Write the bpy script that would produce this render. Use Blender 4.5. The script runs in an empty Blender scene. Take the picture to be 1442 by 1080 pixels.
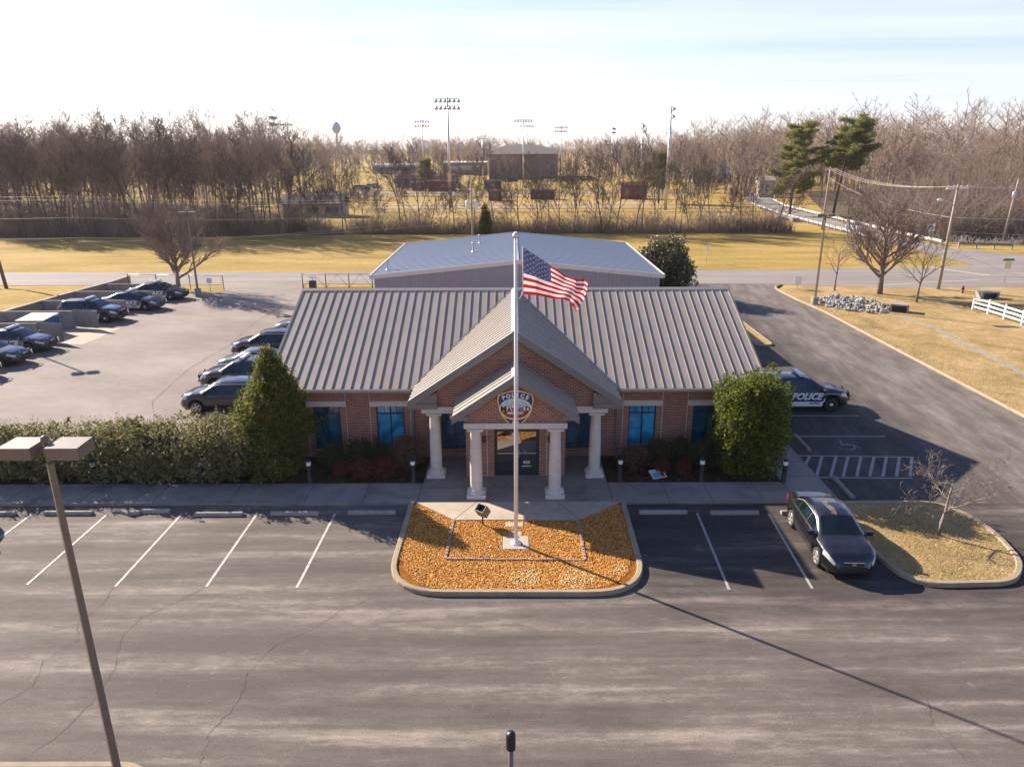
import bpy, math, random
from mathutils import Vector, Matrix, noise
R = math.radians
SC = bpy.context.scene
COL = SC.collection
rng = random.Random(7)

# ------------------------------------------------------------------ survey: photo pixel -> ground point (metres)
FPX, PITCH, ROLL, CAMH = 1020.0, math.atan((540 - 207) / 1020.0), R(0.2), 13.4
_fw = Vector((0, math.cos(PITCH), -math.sin(PITCH)))
_u0 = Vector((1, 0, 0)).cross(_fw)
_r = Vector((1, 0, 0)) * math.cos(ROLL) - _u0 * math.sin(ROLL)
_u = Vector((1, 0, 0)) * math.sin(ROLL) + _u0 * math.cos(ROLL)


def G(px, py, z=0.0):
    d = _fw + _r * ((px - 721) / FPX) + _u * ((540 - py) / FPX)
    t = (z - CAMH) / d.z
    return Vector((d.x * t, d.y * t, z))


# ------------------------------------------------------------------ mesh builder
class MB:
    def __init__(s):
        s.v = []; s.f = []; s.m = []; s.sm = []

    def face(s, pts, m=0, smooth=False):
        b = len(s.v); s.v.extend(tuple(p) for p in pts)
        s.f.append(tuple(range(b, b + len(pts)))); s.m.append(m); s.sm.append(smooth)

    def raw(s, vs, fs, m=0, smooth=False, mx=None):
        b = len(s.v)
        s.v.extend(tuple(mx @ Vector(p)) if mx else tuple(p) for p in vs)
        for f in fs:
            s.f.append(tuple(i + b for i in f)); s.m.append(m); s.sm.append(smooth)

    def box(s, x0, x1, y0, y1, z0, z1, m=0, mx=None):
        vs = [(x0, y0, z0), (x1, y0, z0), (x1, y1, z0), (x0, y1, z0), (x0, y0, z1), (x1, y0, z1), (x1, y1, z1), (x0, y1, z1)]
        s.raw(vs, [(0, 3, 2, 1), (4, 5, 6, 7), (0, 1, 5, 4), (1, 2, 6, 5), (2, 3, 7, 6), (3, 0, 4, 7)], m, False, mx)

    def cbox(s, c, dx, dy, dz, m=0, rz=0, ry=0, rx=0):
        mx = Matrix.Translation(Vector(c)) @ Matrix.Rotation(rz, 4, 'Z') @ Matrix.Rotation(ry, 4, 'Y') @ Matrix.Rotation(rx, 4, 'X')
        s.box(-dx / 2, dx / 2, -dy / 2, dy / 2, -dz / 2, dz / 2, m, mx)

    def chbox(s, c, dx, dy, dz, ch=.02, m=0, rz=0):
        """box with chamfered top edges"""
        mx = Matrix.Translation(Vector(c)) @ Matrix.Rotation(rz, 4, 'Z')
        a, b = dx / 2, dy / 2
        rings = [(a, b, 0), (a, b, dz - ch), (a - ch, b - ch, dz)]
        vs = []
        for (p, q, z) in rings: vs += [(-p, -q, z), (p, -q, z), (p, q, z), (-p, q, z)]
        fs = [(8, 9, 10, 11), (3, 2, 1, 0)]
        for k in range(2):
            for i in range(4):
                j = (i + 1) % 4; fs.append((k * 4 + i, k * 4 + j, k * 4 + 4 + j, k * 4 + 4 + i))
        s.raw(vs, fs, m, False, mx)

    def prism(s, poly, z0, z1, m=0, side=None):
        """vertical extrusion of a plan polygon"""
        n = len(poly); a = sum(poly[i][0] * poly[(i + 1) % n][1] - poly[(i + 1) % n][0] * poly[i][1] for i in range(n))
        if a < 0: poly = poly[::-1]
        vs = [(p[0], p[1], z0) for p in poly] + [(p[0], p[1], z1) for p in poly]
        s.raw(vs, [tuple(range(n, 2 * n)), tuple(range(n - 1, -1, -1))], m)
        b = len(s.v) - 2 * n
        for i in range(n):
            j = (i + 1) % n; s.f.append((b + i, b + j, b + n + j, b + n + i)); s.m.append(m if side is None else side); s.sm.append(False)

    def extr(s, sec, axis, a0, a1, m=0):
        """extrude a closed section: axis 'x' (section y,z) or 'y' (section x,z)"""
        n = len(sec)
        P = (lambda a, p: (a, p[0], p[1])) if axis == 'x' else (lambda a, p: (p[0], a, p[1]))
        vs = [P(a0, p) for p in sec] + [P(a1, p) for p in sec]
        fs = [tuple(range(n)), tuple(range(2 * n - 1, n - 1, -1))]
        for i in range(n):
            j = (i + 1) % n; fs.append((i, n + i, n + j, j))
        s.raw(vs, fs, m)

    def tube(s, pts, rad, n=6, m=0, cap=True, smooth=True):
        pts = [Vector(p) for p in pts]
        if not isinstance(rad, (list, tuple)): rad = [rad] * len(pts)
        b = len(s.v); k = len(pts)
        for i, p in enumerate(pts):
            d = (pts[min(i + 1, k - 1)] - pts[max(i - 1, 0)]).normalized()
            a = d.cross(Vector((0, 0, 1)))
            if a.length < 1e-3: a = d.cross(Vector((1, 0, 0)))
            a.normalize(); c = a.cross(d)
            for j in range(n):
                t = 2 * math.pi * j / n
                s.v.append(tuple(p + (a * math.cos(t) + c * math.sin(t)) * rad[i]))
        for i in range(k - 1):
            for j in range(n):
                q = (j + 1) % n
                s.f.append((b + i * n + j, b + i * n + q, b + (i + 1) * n + q, b + (i + 1) * n + j)); s.m.append(m); s.sm.append(smooth)
        if cap:
            s.f.append(tuple(b + j for j in range(n - 1, -1, -1))); s.m.append(m); s.sm.append(False)
            s.f.append(tuple(b + (k - 1) * n + j for j in range(n))); s.m.append(m); s.sm.append(False)

    def lathe(s, prof, n=16, c=(0, 0, 0), m=0, mx=None, smooth=True):
        """profile (radius, z) turned about the vertical"""
        vs = []; fs = []
        for (r, z) in prof:
            for j in range(n):
                t = 2 * math.pi * j / n; vs.append((c[0] + r * math.cos(t), c[1] + r * math.sin(t), c[2] + z))
        for i in range(len(prof) - 1):
            for j in range(n):
                q = (j + 1) % n; fs.append((i * n + j, i * n + q, (i + 1) * n + q, (i + 1) * n + j))
        s.raw(vs, fs, m, smooth, mx)
        fc = [tuple(range(n - 1, -1, -1)), tuple(range((len(prof) - 1) * n, len(prof) * n))]
        s.raw(vs, fc, m, False, mx)

    def build(s, name, mats, parent=None, loc=None):
        me = bpy.data.meshes.new(name); me.from_pydata(s.v, [], s.f)
        if not isinstance(mats, (list, tuple)): mats = [mats]
        for mt in mats: me.materials.append(mt)
        me.polygons.foreach_set('material_index', s.m); me.polygons.foreach_set('use_smooth', s.sm)
        me.update()
        o = bpy.data.objects.new(name, me); COL.objects.link(o)
        if parent: o.parent = parent
        if loc is not None: o.location = loc
        return o

    def uv(s, o):
        """box projected texture coordinates, in metres"""
        me = o.data; lay = me.uv_layers.new(name='uv')
        for p in me.polygons:
            n = p.normal
            for li in p.loop_indices:
                c = me.vertices[me.loops[li].vertex_index].co
                if abs(n.z) > .75: t = (c.x, c.y)
                elif abs(n.x) > abs(n.y): t = (c.y, c.z)
                else: t = (c.x, c.z)
                lay.data[li].uv = t
        return o


def tag(o, label=None, cat=None, group=None, kind=None):
    if label: o['label'] = label
    if cat: o['category'] = cat
    if group: o['group'] = group
    if kind: o['kind'] = kind
    return o


def thing(name, label, cat, loc=(0, 0, 0), rz=0, group=None):
    o = bpy.data.objects.new(name, None); COL.objects.link(o); o.empty_display_size = .2
    o.location = loc; o.rotation_euler = (0, 0, rz)
    return tag(o, label, cat, group)


def struct(o): o['kind'] = 'structure'; return o


def copy_tree(o, parent=None):
    c = o.copy(); COL.objects.link(c); c.parent = parent
    for ch in list(o.children): copy_tree(ch, c)
    return c


_txt = {}


def text_geo(body, size, shear=0.0, spacing=1.0, bold=0.0):
    key = (body, size, shear, spacing, bold)
    if key in _txt: return _txt[key]
    cu = bpy.data.curves.new('lettering', 'FONT'); cu.body = body; cu.size = size; cu.shear = shear
    cu.align_x = 'CENTER'; cu.align_y = 'CENTER'; cu.space_character = spacing; cu.offset = bold; cu.resolution_u = 3
    o = bpy.data.objects.new('lettering', cu); COL.objects.link(o)
    me = bpy.data.meshes.new_from_object(o.evaluated_get(bpy.context.evaluated_depsgraph_get()))
    g = ([tuple(v.co) for v in me.vertices], [tuple(p.vertices) for p in me.polygons])
    bpy.data.objects.remove(o); bpy.data.meshes.remove(me); bpy.data.curves.remove(cu)
    _txt[key] = g
    return g


# ------------------------------------------------------------------ materials
def _nt(name):
    m = bpy.data.materials.new(name); m.use_nodes = True
    nt = m.node_tree; b = nt.nodes['Principled BSDF']
    return m, nt, b, nt.nodes.new, nt.links.new


def c4(c, k=1.0): return (min(c[0] * k, 1), min(c[1] * k, 1), min(c[2] * k, 1), 1)


def ramp(nt, stops, fac):
    r = nt.nodes.new('ShaderNodeValToRGB'); e = r.color_ramp.elements
    while len(e) < len(stops): e.new(.5)
    for i, (p, c) in enumerate(stops): e[i].position = p; e[i].color = c4(c) if len(c) == 3 else c
    nt.links.new(fac, r.inputs[0]); return r.outputs[0]


def ntex(nt, vec, scale, detail=4, rough=.55, dist=0.0):
    n = nt.nodes.new('ShaderNodeTexNoise'); n.inputs['Scale'].default_value = scale; n.inputs['Detail'].default_value = detail
    n.inputs['Roughness'].default_value = rough; n.inputs['Distortion'].default_value = dist
    if vec: nt.links.new(vec, n.inputs['Vector'])
    return n.outputs['Fac']


def mixc(nt, mode, fac, a, b):
    m = nt.nodes.new('ShaderNodeMix'); m.data_type = 'RGBA'; m.blend_type = mode; m.clamp_result = False
    for sck, val in ((m.inputs[0], fac), (m.inputs[6], a), (m.inputs[7], b)):
        if isinstance(val, (int, float)): sck.default_value = val
        elif isinstance(val, tuple): sck.default_value = val if len(val) == 4 else (*val, 1)
        else: nt.links.new(val, sck)
    return m.outputs[2]


def bumpn(nt, b, h, strength, dist=.02):
    n = nt.nodes.new('ShaderNodeBump'); n.inputs['Strength'].default_value = strength; n.inputs['Distance'].default_value = dist
    nt.links.new(h, n.inputs['Height']); nt.links.new(n.outputs[0], b.inputs['Normal'])


def mat(name, col, rough=.6, metal=0.0, var=.18, scale=6.0, bump=0.0, spec=.5, coat=0.0, emit=None, stretch=None):
    m, nt, b, N, L = _nt(name)
    tc = N('ShaderNodeTexCoord'); vec = tc.outputs['Object']
    if stretch:
        mp = N('ShaderNodeMapping'); mp.inputs['Scale'].default_value = stretch; L(vec, mp.inputs[0]); vec = mp.outputs[0]
    f = ntex(nt, vec, scale, 5)
    L(ramp(nt, [(.3, c4(col, 1 - var)), (.7, c4(col, 1 + var))], f), b.inputs['Base Color'])
    b.inputs['Roughness'].default_value = rough; b.inputs['Metallic'].default_value = metal
    b.inputs['Specular IOR Level'].default_value = spec; b.inputs['Coat Weight'].default_value = coat; b.inputs['Coat Roughness'].default_value = .04
    if bump: bumpn(nt, b, ntex(nt, vec, scale * 6, 3), bump)
    return m


def asphalt(name, dark, mid, pale, stretch=(.12, 1, 1), rot=0.0, scale=.9, fine=.35, lo=.35, hi=.68, patch=.5, rough=.85, sealed=False, ragged=.55):
    m, nt, b, N, L = _nt(name)
    geo = N('ShaderNodeNewGeometry'); pos = geo.outputs['Position']
    mp = N('ShaderNodeMapping'); mp.vector_type = 'POINT'; mp.inputs['Rotation'].default_value = (0, 0, rot)
    L(pos, mp.inputs[0]); m2 = N('ShaderNodeMapping'); m2.inputs['Scale'].default_value = stretch; L(mp.outputs[0], m2.inputs[0])
    m3_ = N('ShaderNodeMapping'); m3_.inputs['Scale'].default_value = tuple(max(q, .45) for q in stretch); L(mp.outputs[0], m3_.inputs[0])
    streak = ntex(nt, m2.outputs[0], scale, 6, .6, .25)
    crisp = ntex(nt, m3_.outputs[0], 2.6, 12, .8, .3)
    ad = N('ShaderNodeMath'); ad.operation = 'MULTIPLY_ADD'; L(crisp, ad.inputs[0]); ad.inputs[1].default_value = ragged; L(streak, ad.inputs[2])
    sb = N('ShaderNodeMath'); sb.operation = 'SUBTRACT'; L(ad.outputs[0], sb.inputs[0]); sb.inputs[1].default_value = ragged * .5
    base = ramp(nt, [(lo, dark), ((lo + hi) / 2, mid), (hi, pale)], sb.outputs[0])
    blotch = ntex(nt, pos, .35, 5, .6, .6)
    base = mixc(nt, 'MULTIPLY', patch, base, ramp(nt, [(.35, (.72, .72, .72)), (.65, (1.15, 1.15, 1.15))], blotch))
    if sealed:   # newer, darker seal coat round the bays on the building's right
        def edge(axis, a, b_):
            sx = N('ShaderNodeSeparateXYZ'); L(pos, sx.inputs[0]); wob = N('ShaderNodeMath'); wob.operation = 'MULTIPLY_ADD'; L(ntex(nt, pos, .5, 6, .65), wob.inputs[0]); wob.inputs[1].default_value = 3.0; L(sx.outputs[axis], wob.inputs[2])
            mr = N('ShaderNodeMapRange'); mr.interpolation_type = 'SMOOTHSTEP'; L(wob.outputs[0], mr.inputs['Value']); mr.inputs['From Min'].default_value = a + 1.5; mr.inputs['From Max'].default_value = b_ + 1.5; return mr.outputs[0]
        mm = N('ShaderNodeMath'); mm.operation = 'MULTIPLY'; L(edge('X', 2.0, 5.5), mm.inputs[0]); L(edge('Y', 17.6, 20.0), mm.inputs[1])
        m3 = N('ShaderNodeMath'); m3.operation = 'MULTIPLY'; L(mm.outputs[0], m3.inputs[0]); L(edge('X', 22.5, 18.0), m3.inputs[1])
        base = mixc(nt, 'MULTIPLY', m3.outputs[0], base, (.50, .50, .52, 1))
    sp = ntex(nt, pos, 26, 5, .8)
    base = mixc(nt, 'MULTIPLY', fine, base, ramp(nt, [(.38, (.42, .42, .42)), (.62, (1.5, 1.5, 1.5))], sp))
    wear = ntex(nt, pos, 1.7, 8, .7, 1.2)
    base = mixc(nt, 'MIX', ramp(nt, [(.62, (0, 0, 0)), (.74, (.3, .3, .3))], wear), base, c4(pale, 1.05))
    L(base, b.inputs['Base Color']); b.inputs['Roughness'].default_value = rough; b.inputs['Specular IOR Level'].default_value = .25
    bumpn(nt, b, sp, .25, .01)
    return m


def turf(name, a, b_, c, scale=.25, fine=14, stretch=(1, 1, 1), rot=0.0):
    m, nt, b, N, L = _nt(name)
    pos = N('ShaderNodeNewGeometry').outputs['Position']
    mp = N('ShaderNodeMapping'); mp.inputs['Scale'].default_value = stretch; mp.inputs['Rotation'].default_value = (0, 0, rot); L(pos, mp.inputs[0])
    col = ramp(nt, [(.3, a), (.52, b_), (.72, c)], ntex(nt, mp.outputs[0], scale, 9, .68, .5))
    f2 = ntex(nt, pos, fine, 6, .75)
    col = mixc(nt, 'MULTIPLY', .8, col, ramp(nt, [(.3, (.5, .48, .45)), (.7, (1.45, 1.45, 1.45))], f2))
    f3 = ntex(nt, pos, 1.6, 6, .7)
    col = mixc(nt, 'MULTIPLY', .7, col, ramp(nt, [(.32, (.7, .7, .68)), (.68, (1.22, 1.22, 1.2))], f3))
    L(col, b.inputs['Base Color']); b.inputs['Roughness'].default_value = .95; b.inputs['Specular IOR Level'].default_value = .1
    bumpn(nt, b, f2, .8, .08)
    return m


def brickmat(name):
    m, nt, b, N, L = _nt(name)
    uv = N('ShaderNodeTexCoord').outputs['UV']
    br = N('ShaderNodeTexBrick'); L(uv, br.inputs['Vector']); br.inputs['Scale'].default_value = 1
    br.inputs['Color1'].default_value = (.33, .108, .062, 1); br.inputs['Color2'].default_value = (.185, .062, .040, 1)
    br.inputs['Mortar'].default_value = (.46, .39, .32, 1); br.inputs['Mortar Size'].default_value = .009
    br.inputs['Brick Width'].default_value = .213; br.inputs['Row Height'].default_value = .078; br.inputs['Bias'].default_value = -.1
    v = ntex(nt, uv, 2.0, 6, .65)
    L(mixc(nt, 'MULTIPLY', .6, br.outputs['Color'], ramp(nt, [(.3, (.7, .7, .7)), (.7, (1.25, 1.25, 1.25))], v)), b.inputs['Base Color'])
    b.inputs['Roughness'].default_value = .85
    inv = N('ShaderNodeMath'); inv.operation = 'SUBTRACT'; inv.inputs[0].default_value = 1; L(br.outputs['Fac'], inv.inputs[1])
    bumpn(nt, b, inv.outputs[0], .5, .01)
    return m


def leafmat(name, a, b_, c, trans=.35, rough=.55, spec=.35):
    m, nt, b, N, L = _nt(name)
    g = N('ShaderNodeNewGeometry')
    col = ramp(nt, [(0, a), (.5, b_), (1, c)], g.outputs['Random Per Island'])
    L(col, b.inputs['Base Color']); b.inputs['Roughness'].default_value = rough; b.inputs['Specular IOR Level'].default_value = spec
    t = N('ShaderNodeBsdfTranslucent'); L(col, t.inputs['Color'])
    mx = N('ShaderNodeMixShader'); mx.inputs[0].default_value = trans
    L(b.outputs[0], mx.inputs[1]); L(t.outputs[0], mx.inputs[2]); L(mx.outputs[0], nt.nodes['Material Output'].inputs['Surface'])
    return m


def glassmat(name, col, rough=.04, ior=1.9, spec=.8):
    m, nt, b, N, L = _nt(name)
    pos = N('ShaderNodeTexCoord').outputs['Object']
    L(ramp(nt, [(.3, c4(col, .5)), (.5, c4(col, .95)), (.7, c4(col, 1.5))], ntex(nt, pos, 1.1, 3, .5, 1.5)), b.inputs['Base Color'])  # uneven base colour stands in for reflections and blinds in the panes
    b.inputs['Roughness'].default_value = rough; b.inputs['IOR'].default_value = ior; b.inputs['Specular IOR Level'].default_value = spec
    return m


def paintmat(name, col, rough=.28, coat=1.0, metal=0.0, dust=.25):
    m, nt, b, N, L = _nt(name)
    pos = N('ShaderNodeTexCoord').outputs['Object']
    d = ntex(nt, pos, 2.5, 6, .7)
    L(mixc(nt, 'MIX', ramp(nt, [(.45, (0, 0, 0)), (.8, (dust, dust, dust))], d), c4(col), (.30, .27, .24, 1)), b.inputs['Base Color'])
    b.inputs['Roughness'].default_value = rough; b.inputs['Metallic'].default_value = metal
    b.inputs['Coat Weight'].default_value = coat; b.inputs['Coat Roughness'].default_value = .03
    return m


def worn_paint(name, col, under, thr=.52):
    m, nt, b, N, L = _nt(name)
    pos = N('ShaderNodeNewGeometry').outputs['Position']
    f = ntex(nt, pos, 9, 6, .75)
    L(mixc(nt, 'MIX', ramp(nt, [(thr, (0, 0, 0)), (thr + .12, (1, 1, 1))], f), c4(col), c4(under)), b.inputs['Base Color'])
    b.inputs['Roughness'].default_value = .8
    return m


def concrete(name, col, stain=.5, scale=.7, rough=.85):
    m, nt, b, N, L = _nt(name)
    pos = N('ShaderNodeNewGeometry').outputs['Position']
    f = ntex(nt, pos, scale, 8, .68, .8)
    base = ramp(nt, [(.3, c4(col, 1 - stain)), (.55, c4(col)), (.75, c4(col, 1.12))], f)
    s2 = ntex(nt, pos, 40, 3, .7)
    L(mixc(nt, 'MULTIPLY', .35, base, ramp(nt, [(.3, (.6, .6, .6)), (.7, (1.35, 1.35, 1.35))], s2)), b.inputs['Base Color'])
    b.inputs['Roughness'].default_value = rough; b.inputs['Specular IOR Level'].default_value = .25
    bumpn(nt, b, s2, .2, .01)
    return m


M = {}
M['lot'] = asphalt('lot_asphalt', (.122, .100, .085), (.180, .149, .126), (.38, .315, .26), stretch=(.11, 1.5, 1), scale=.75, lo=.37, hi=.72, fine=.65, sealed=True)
M['backlot'] = asphalt('back_lot_asphalt', (.20, .165, .14), (.255, .21, .178), (.305, .25, .212), stretch=(.3, .6, 1), rot=R(20), scale=.4, patch=.35, fine=.2)
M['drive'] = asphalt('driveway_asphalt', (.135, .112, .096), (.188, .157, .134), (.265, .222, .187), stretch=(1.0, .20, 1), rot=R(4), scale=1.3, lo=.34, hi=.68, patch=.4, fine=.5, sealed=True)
M['road'] = asphalt('road_asphalt', (.23, .20, .18), (.27, .235, .21), (.31, .27, .24), stretch=(.05, 1, 1), scale=.6, patch=.2, fine=.2)
M['field'] = turf('dry_field_grass', (.30, .23, .055), (.50, .34, .10), (.60, .43, .19), scale=.16, fine=3, stretch=(.35, 1.3, 1))
M['lawn'] = turf('dry_lawn_grass', (.30, .225, .085), (.53, .37, .17), (.66, .485, .26), scale=.30, fine=9)
M['mulch_dark'] = turf('bed_mulch', (.05, .03, .018), (.10, .06, .035), (.17, .11, .07), scale=1.5, fine=20)
M['walk'] = concrete('sidewalk_concrete', (.30, .265, .225), .42, .6)
M['walk_pale'] = concrete('entrance_walk_concrete', (.46, .38, .29), .22, .9)
M['kerb'] = concrete('kerb_concrete', (.36, .285, .19), .25, 1.4)
M['stop'] = concrete('wheel_stop_concrete', (.36, .32, .28), .35, 3)
M['block'] = concrete('weathered_block', (.34, .30, .26), .35, 1.5)
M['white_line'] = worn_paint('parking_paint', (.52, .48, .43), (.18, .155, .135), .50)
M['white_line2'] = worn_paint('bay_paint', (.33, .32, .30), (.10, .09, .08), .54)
M['brick'] = brickmat('red_brick')
M['stone'] = concrete('cast_stone', (.62, .56, .50), .14, 2.5, .7)
M['roof'] = mat('standing_seam_metal', (.315, .270, .226), .45, .08, .06, 1.2, 0, .5)
M['roof_trim'] = mat('roof_trim_metal', (.175, .168, .165), .45, .2, .06, 2)
M['ridge'] = mat('ridge_cap_metal', (.36, .325, .29), .4, .2, .05, 2)
M['shed_roof'] = mat('galvanised_roof', (.22, .25, .30), .42, .35, .07, .8, 0, .5, stretch=(.3, 3, 1))
M['shed_wall'] = mat('grey_ribbed_metal', (.30, .31, .34), .5, .3, .06, 1.5)
M['shed_trim'] = mat('pale_metal_trim', (.62, .58, .52), .4, .2, .06, 2)
M['frame'] = mat('dark_window_frame', (.035, .045, .055), .4, .4, .1)
M['pane_dark'] = glassmat('dark_blue_glass', (.020, .085, .145))
M['pane_mid'] = glassmat('mid_blue_glass', (.010, .085, .17))
M['pane_sky_reflect'] = glassmat('sky_reflecting_blue_glass', (.04, .31, .52))  # blue film glass, with the sky's reflection painted into its base colour
M['door_glass'] = glassmat('door_glass', (.006, .007, .009), .015, 2.3, .9)
M['white'] = mat('white_paint', (.78, .77, .74), .5, 0, .05)
M['steel'] = mat('brushed_steel', (.62, .60, .57), .35, .85, .08, 4)
M['pole_white'] = mat('satin_aluminium', (.70, .68, .65), .38, .1, .06, 3)
M['lamp_brown'] = mat('bronze_lamp_paint', (.165, .130, .105), .5, .1, .08, 5)
M['lamp_dark'] = mat('dark_bronze_paint', (.05, .042, .038), .5, .1, .08, 5)
M['black'] = mat('black_metal', (.012, .013, .016), .45, 0, .2, 5)
M['bollard_white'] = mat('bollard_lens', (.78, .76, .72), .4, 0, .05)
M['tyre'] = mat('tyre_rubber', (.018, .018, .018), .8, 0, .2, 8)
M['rim'] = mat('wheel_alloy', (.60, .57, .52), .35, .6, .1, 6)
M['rim_dark'] = mat('steel_wheel', (.06, .06, .065), .45, .5, .1, 6)
M['lens'] = mat('headlight_lens', (.50, .49, .46), .12, .2, .1, 10)
M['red_lens'] = mat('tail_light_lens', (.55, .02, .015), .15, 0, .1, 10)
M['car_glass'] = glassmat('car_glass', (.006, .014, .018), .03, 1.5, .6)
M['car_black'] = paintmat('black_car_paint', (.008, .007, .008), dust=.05)
M['car_navy'] = paintmat('dark_blue_car_paint', (.007, .009, .020), dust=.06)
M['car_grey'] = paintmat('grey_car_paint', (.16, .17, .19), .3, 1, .5)
M['car_white'] = paintmat('white_car_paint', (.70, .70, .70))
M['livery'] = mat('white_livery', (.66, .68, .74), .35, 0, .04)
M['navy_letter'] = mat('navy_lettering', (.012, .02, .07), .4, 0, .05)
M['lightbar'] = mat('light_bar_lens', (.66, .66, .68), .2, .1, .1, 8)
M['bark'] = mat('grey_brown_bark', (.20, .145, .115), .9, 0, .25, 3)
M['twig'] = mat('bare_twigs', (.245, .18, .145), .9, 0, .25, .5)
M['twig_far'] = mat('woodland_twigs', (.285, .208, .152), .9, 0, .22, .3)
M['bark_dark'] = mat('dark_bark', (.115, .085, .070), .9, 0, .25, 3)
M['bark_isl'] = mat('grey_tan_bark', (.20, .155, .125), .9, 0, .2, 3)
M['bark_pale'] = mat('pale_bark', (.40, .34, .29), .85, 0, .2, 3)
M['twig_dark'] = mat('dark_twigs', (.13, .095, .078), .9, 0, .22, .3)
M['brush'] = mat('winter_brush', (.31, .225, .165), .95, 0, .35, .4)
M['hedge'] = leafmat('hedge_leaves', (.075, .092, .030), (.16, .165, .058), (.42, .33, .18), .42, .5, .4)
M['conifer'] = leafmat('evergreen_leaves', (.042, .075, .015), (.11, .135, .024), (.32, .25, .045), .45)
M['holly'] = leafmat('holly_leaves', (.035, .065, .010), (.085, .125, .015), (.31, .29, .035), .5)
M['pine'] = leafmat('pine_needles', (.075, .105, .026), (.18, .19, .042), (.38, .33, .085), .42)
M['magnolia'] = leafmat('magnolia_leaves', (.035, .055, .02), (.08, .09, .035), (.30, .22, .10), .2, .4, .5)
M['shrub_green'] = leafmat('shrub_leaves', (.022, .032, .010), (.05, .06, .017), (.085, .08, .03), .2)
M['shrub_red'] = leafmat('red_shrub_leaves', (.075, .018, .014), (.15, .04, .028), (.24, .07, .04), .2)
M['shrub_brown'] = leafmat('dry_shrub_leaves', (.055, .03, .018), (.12, .068, .04), (.22, .14, .08), .2)
M['chips'] = leafmat('wood_chips', (.44, .165, .026), (.60, .27, .055), (.74, .43, .14), 0, .8, .2)
M['chip_bed'] = turf('chip_bed', (.26, .08, .012), (.44, .16, .02), (.60, .28, .06), scale=2, fine=30)
M['pale_chip'] = leafmat('pale_wood_chips', (.52, .33, .11), (.66, .46, .19), (.76, .60, .33), 0, .8, .2)
M['edging'] = concrete('edging_brick', (.36, .24, .18), .35, 4)
M['rock'] = leafmat('limestone_rock', (.10, .095, .09), (.20, .19, .185), (.36, .345, .33), 0, .9, .2)
M['wood_pole'] = mat('weathered_pole_wood', (.32, .26, .215), .9, 0, .2, 4, .2, stretch=(4, 4, .4))
M['wood_dark'] = mat('creosoted_pole_wood', (.16, .105, .075), .9, 0, .2, 4, .2, stretch=(4, 4, .4))
M['wood_fence'] = mat('grey_fence_boards', (.25, .225, .205), .9, 0, .3, 3, .1, stretch=(6, 6, .3))
M['galv'] = mat('galvanised_steel', (.46, .46, .46), .45, .5, .1, 5)
M['wire'] = mat('power_cable', (.42, .37, .34), .6, .2, .05)
M['bin_blue'] = mat('blue_bin_paint', (.04, .10, .24), .5, 0, .15, 3)
M['bin_lid'] = mat('bin_lid', (.34, .31, .28), .5, 0, .15, 3)
M['red_paint'] = mat('dull_red_paint', (.21, .05, .045), .6, 0, .15, 2)
M['far_brick'] = mat('far_brick', (.20, .135, .11), .9, 0, .1, .5)
M['dome'] = mat('pale_arched_roof', (.62, .56, .50), .6, .1, .06, .3)
M['blue_grey'] = mat('blue_grey_panel', (.30, .36, .46), .6, 0, .1, .5)
M['house'] = mat('pale_siding', (.40, .33, .26), .8, 0, .08, .6)
M['shingle'] = mat('dark_shingles', (.11, .095, .085), .9, 0, .15, 2)
M['green_sign'] = mat('green_sign_sheet', (.02, .16, .08), .5, 0, .05)
M['yellow_sign'] = mat('cream_sign_sheet', (.70, .62, .36), .5, 0, .05)
M['flag_red'] = leafmat('flag_red', (.42, .015, .02), (.44, .018, .022), (.46, .02, .025), .3, .8, .1)
M['flag_white'] = leafmat('flag_white', (.74, .70, .68), (.76, .72, .70), (.78, .74, .72), .3, .8, .1)
M['flag_blue'] = leafmat('flag_blue', (.055, .065, .145), (.058, .068, .15), (.06, .07, .155), .28, .8, .1)
M['gold'] = mat('gold_paint', (.72, .50, .18), .45, .1, .08, 8)
M['navy'] = mat('navy_paint', (.018, .034, .17), .4, 0, .08, 8)
M['sky_paint'] = mat('pale_blue_paint', (.38, .52, .64), .5, 0, .15, 4)
M['cream'] = mat('cream_paint', (.72, .64, .48), .5, 0, .1, 6)
M['maroon'] = mat('maroon_paint', (.20, .035, .035), .45, 0, .1, 8)
M['plastic_green'] = mat('pale_green_cabinet', (.30, .34, .29), .6, 0, .1, 4)
M['crack'] = mat('asphalt_crack_fill', (.07, .06, .053), .95, 0, .2, 5)
M['rust'] = mat('brown_rail', (.30, .225, .175), .8, 0, .2, 4)
M['poster'] = mat('poster_blue', (.10, .32, .52), .4, 0, .35, 6)
M['poster_y'] = mat('poster_yellow', (.62, .42, .10), .4, 0, .2, 6)
M['skin_dirt'] = mat('roof_dust', (.15, .122, .10), .8, 0, .3, 3)
# ================================================================== SETTING
def sheet(name, poly, z, mt, sub=0):
    mb = MB(); a = sum(poly[i][0] * poly[(i + 1) % len(poly)][1] - poly[(i + 1) % len(poly)][0] * poly[i][1] for i in range(len(poly)))
    if a < 0: poly = poly[::-1]
    mb.face([(p[0], p[1], z) for p in poly], 0)
    return struct(mb.build(name, mt))


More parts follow.
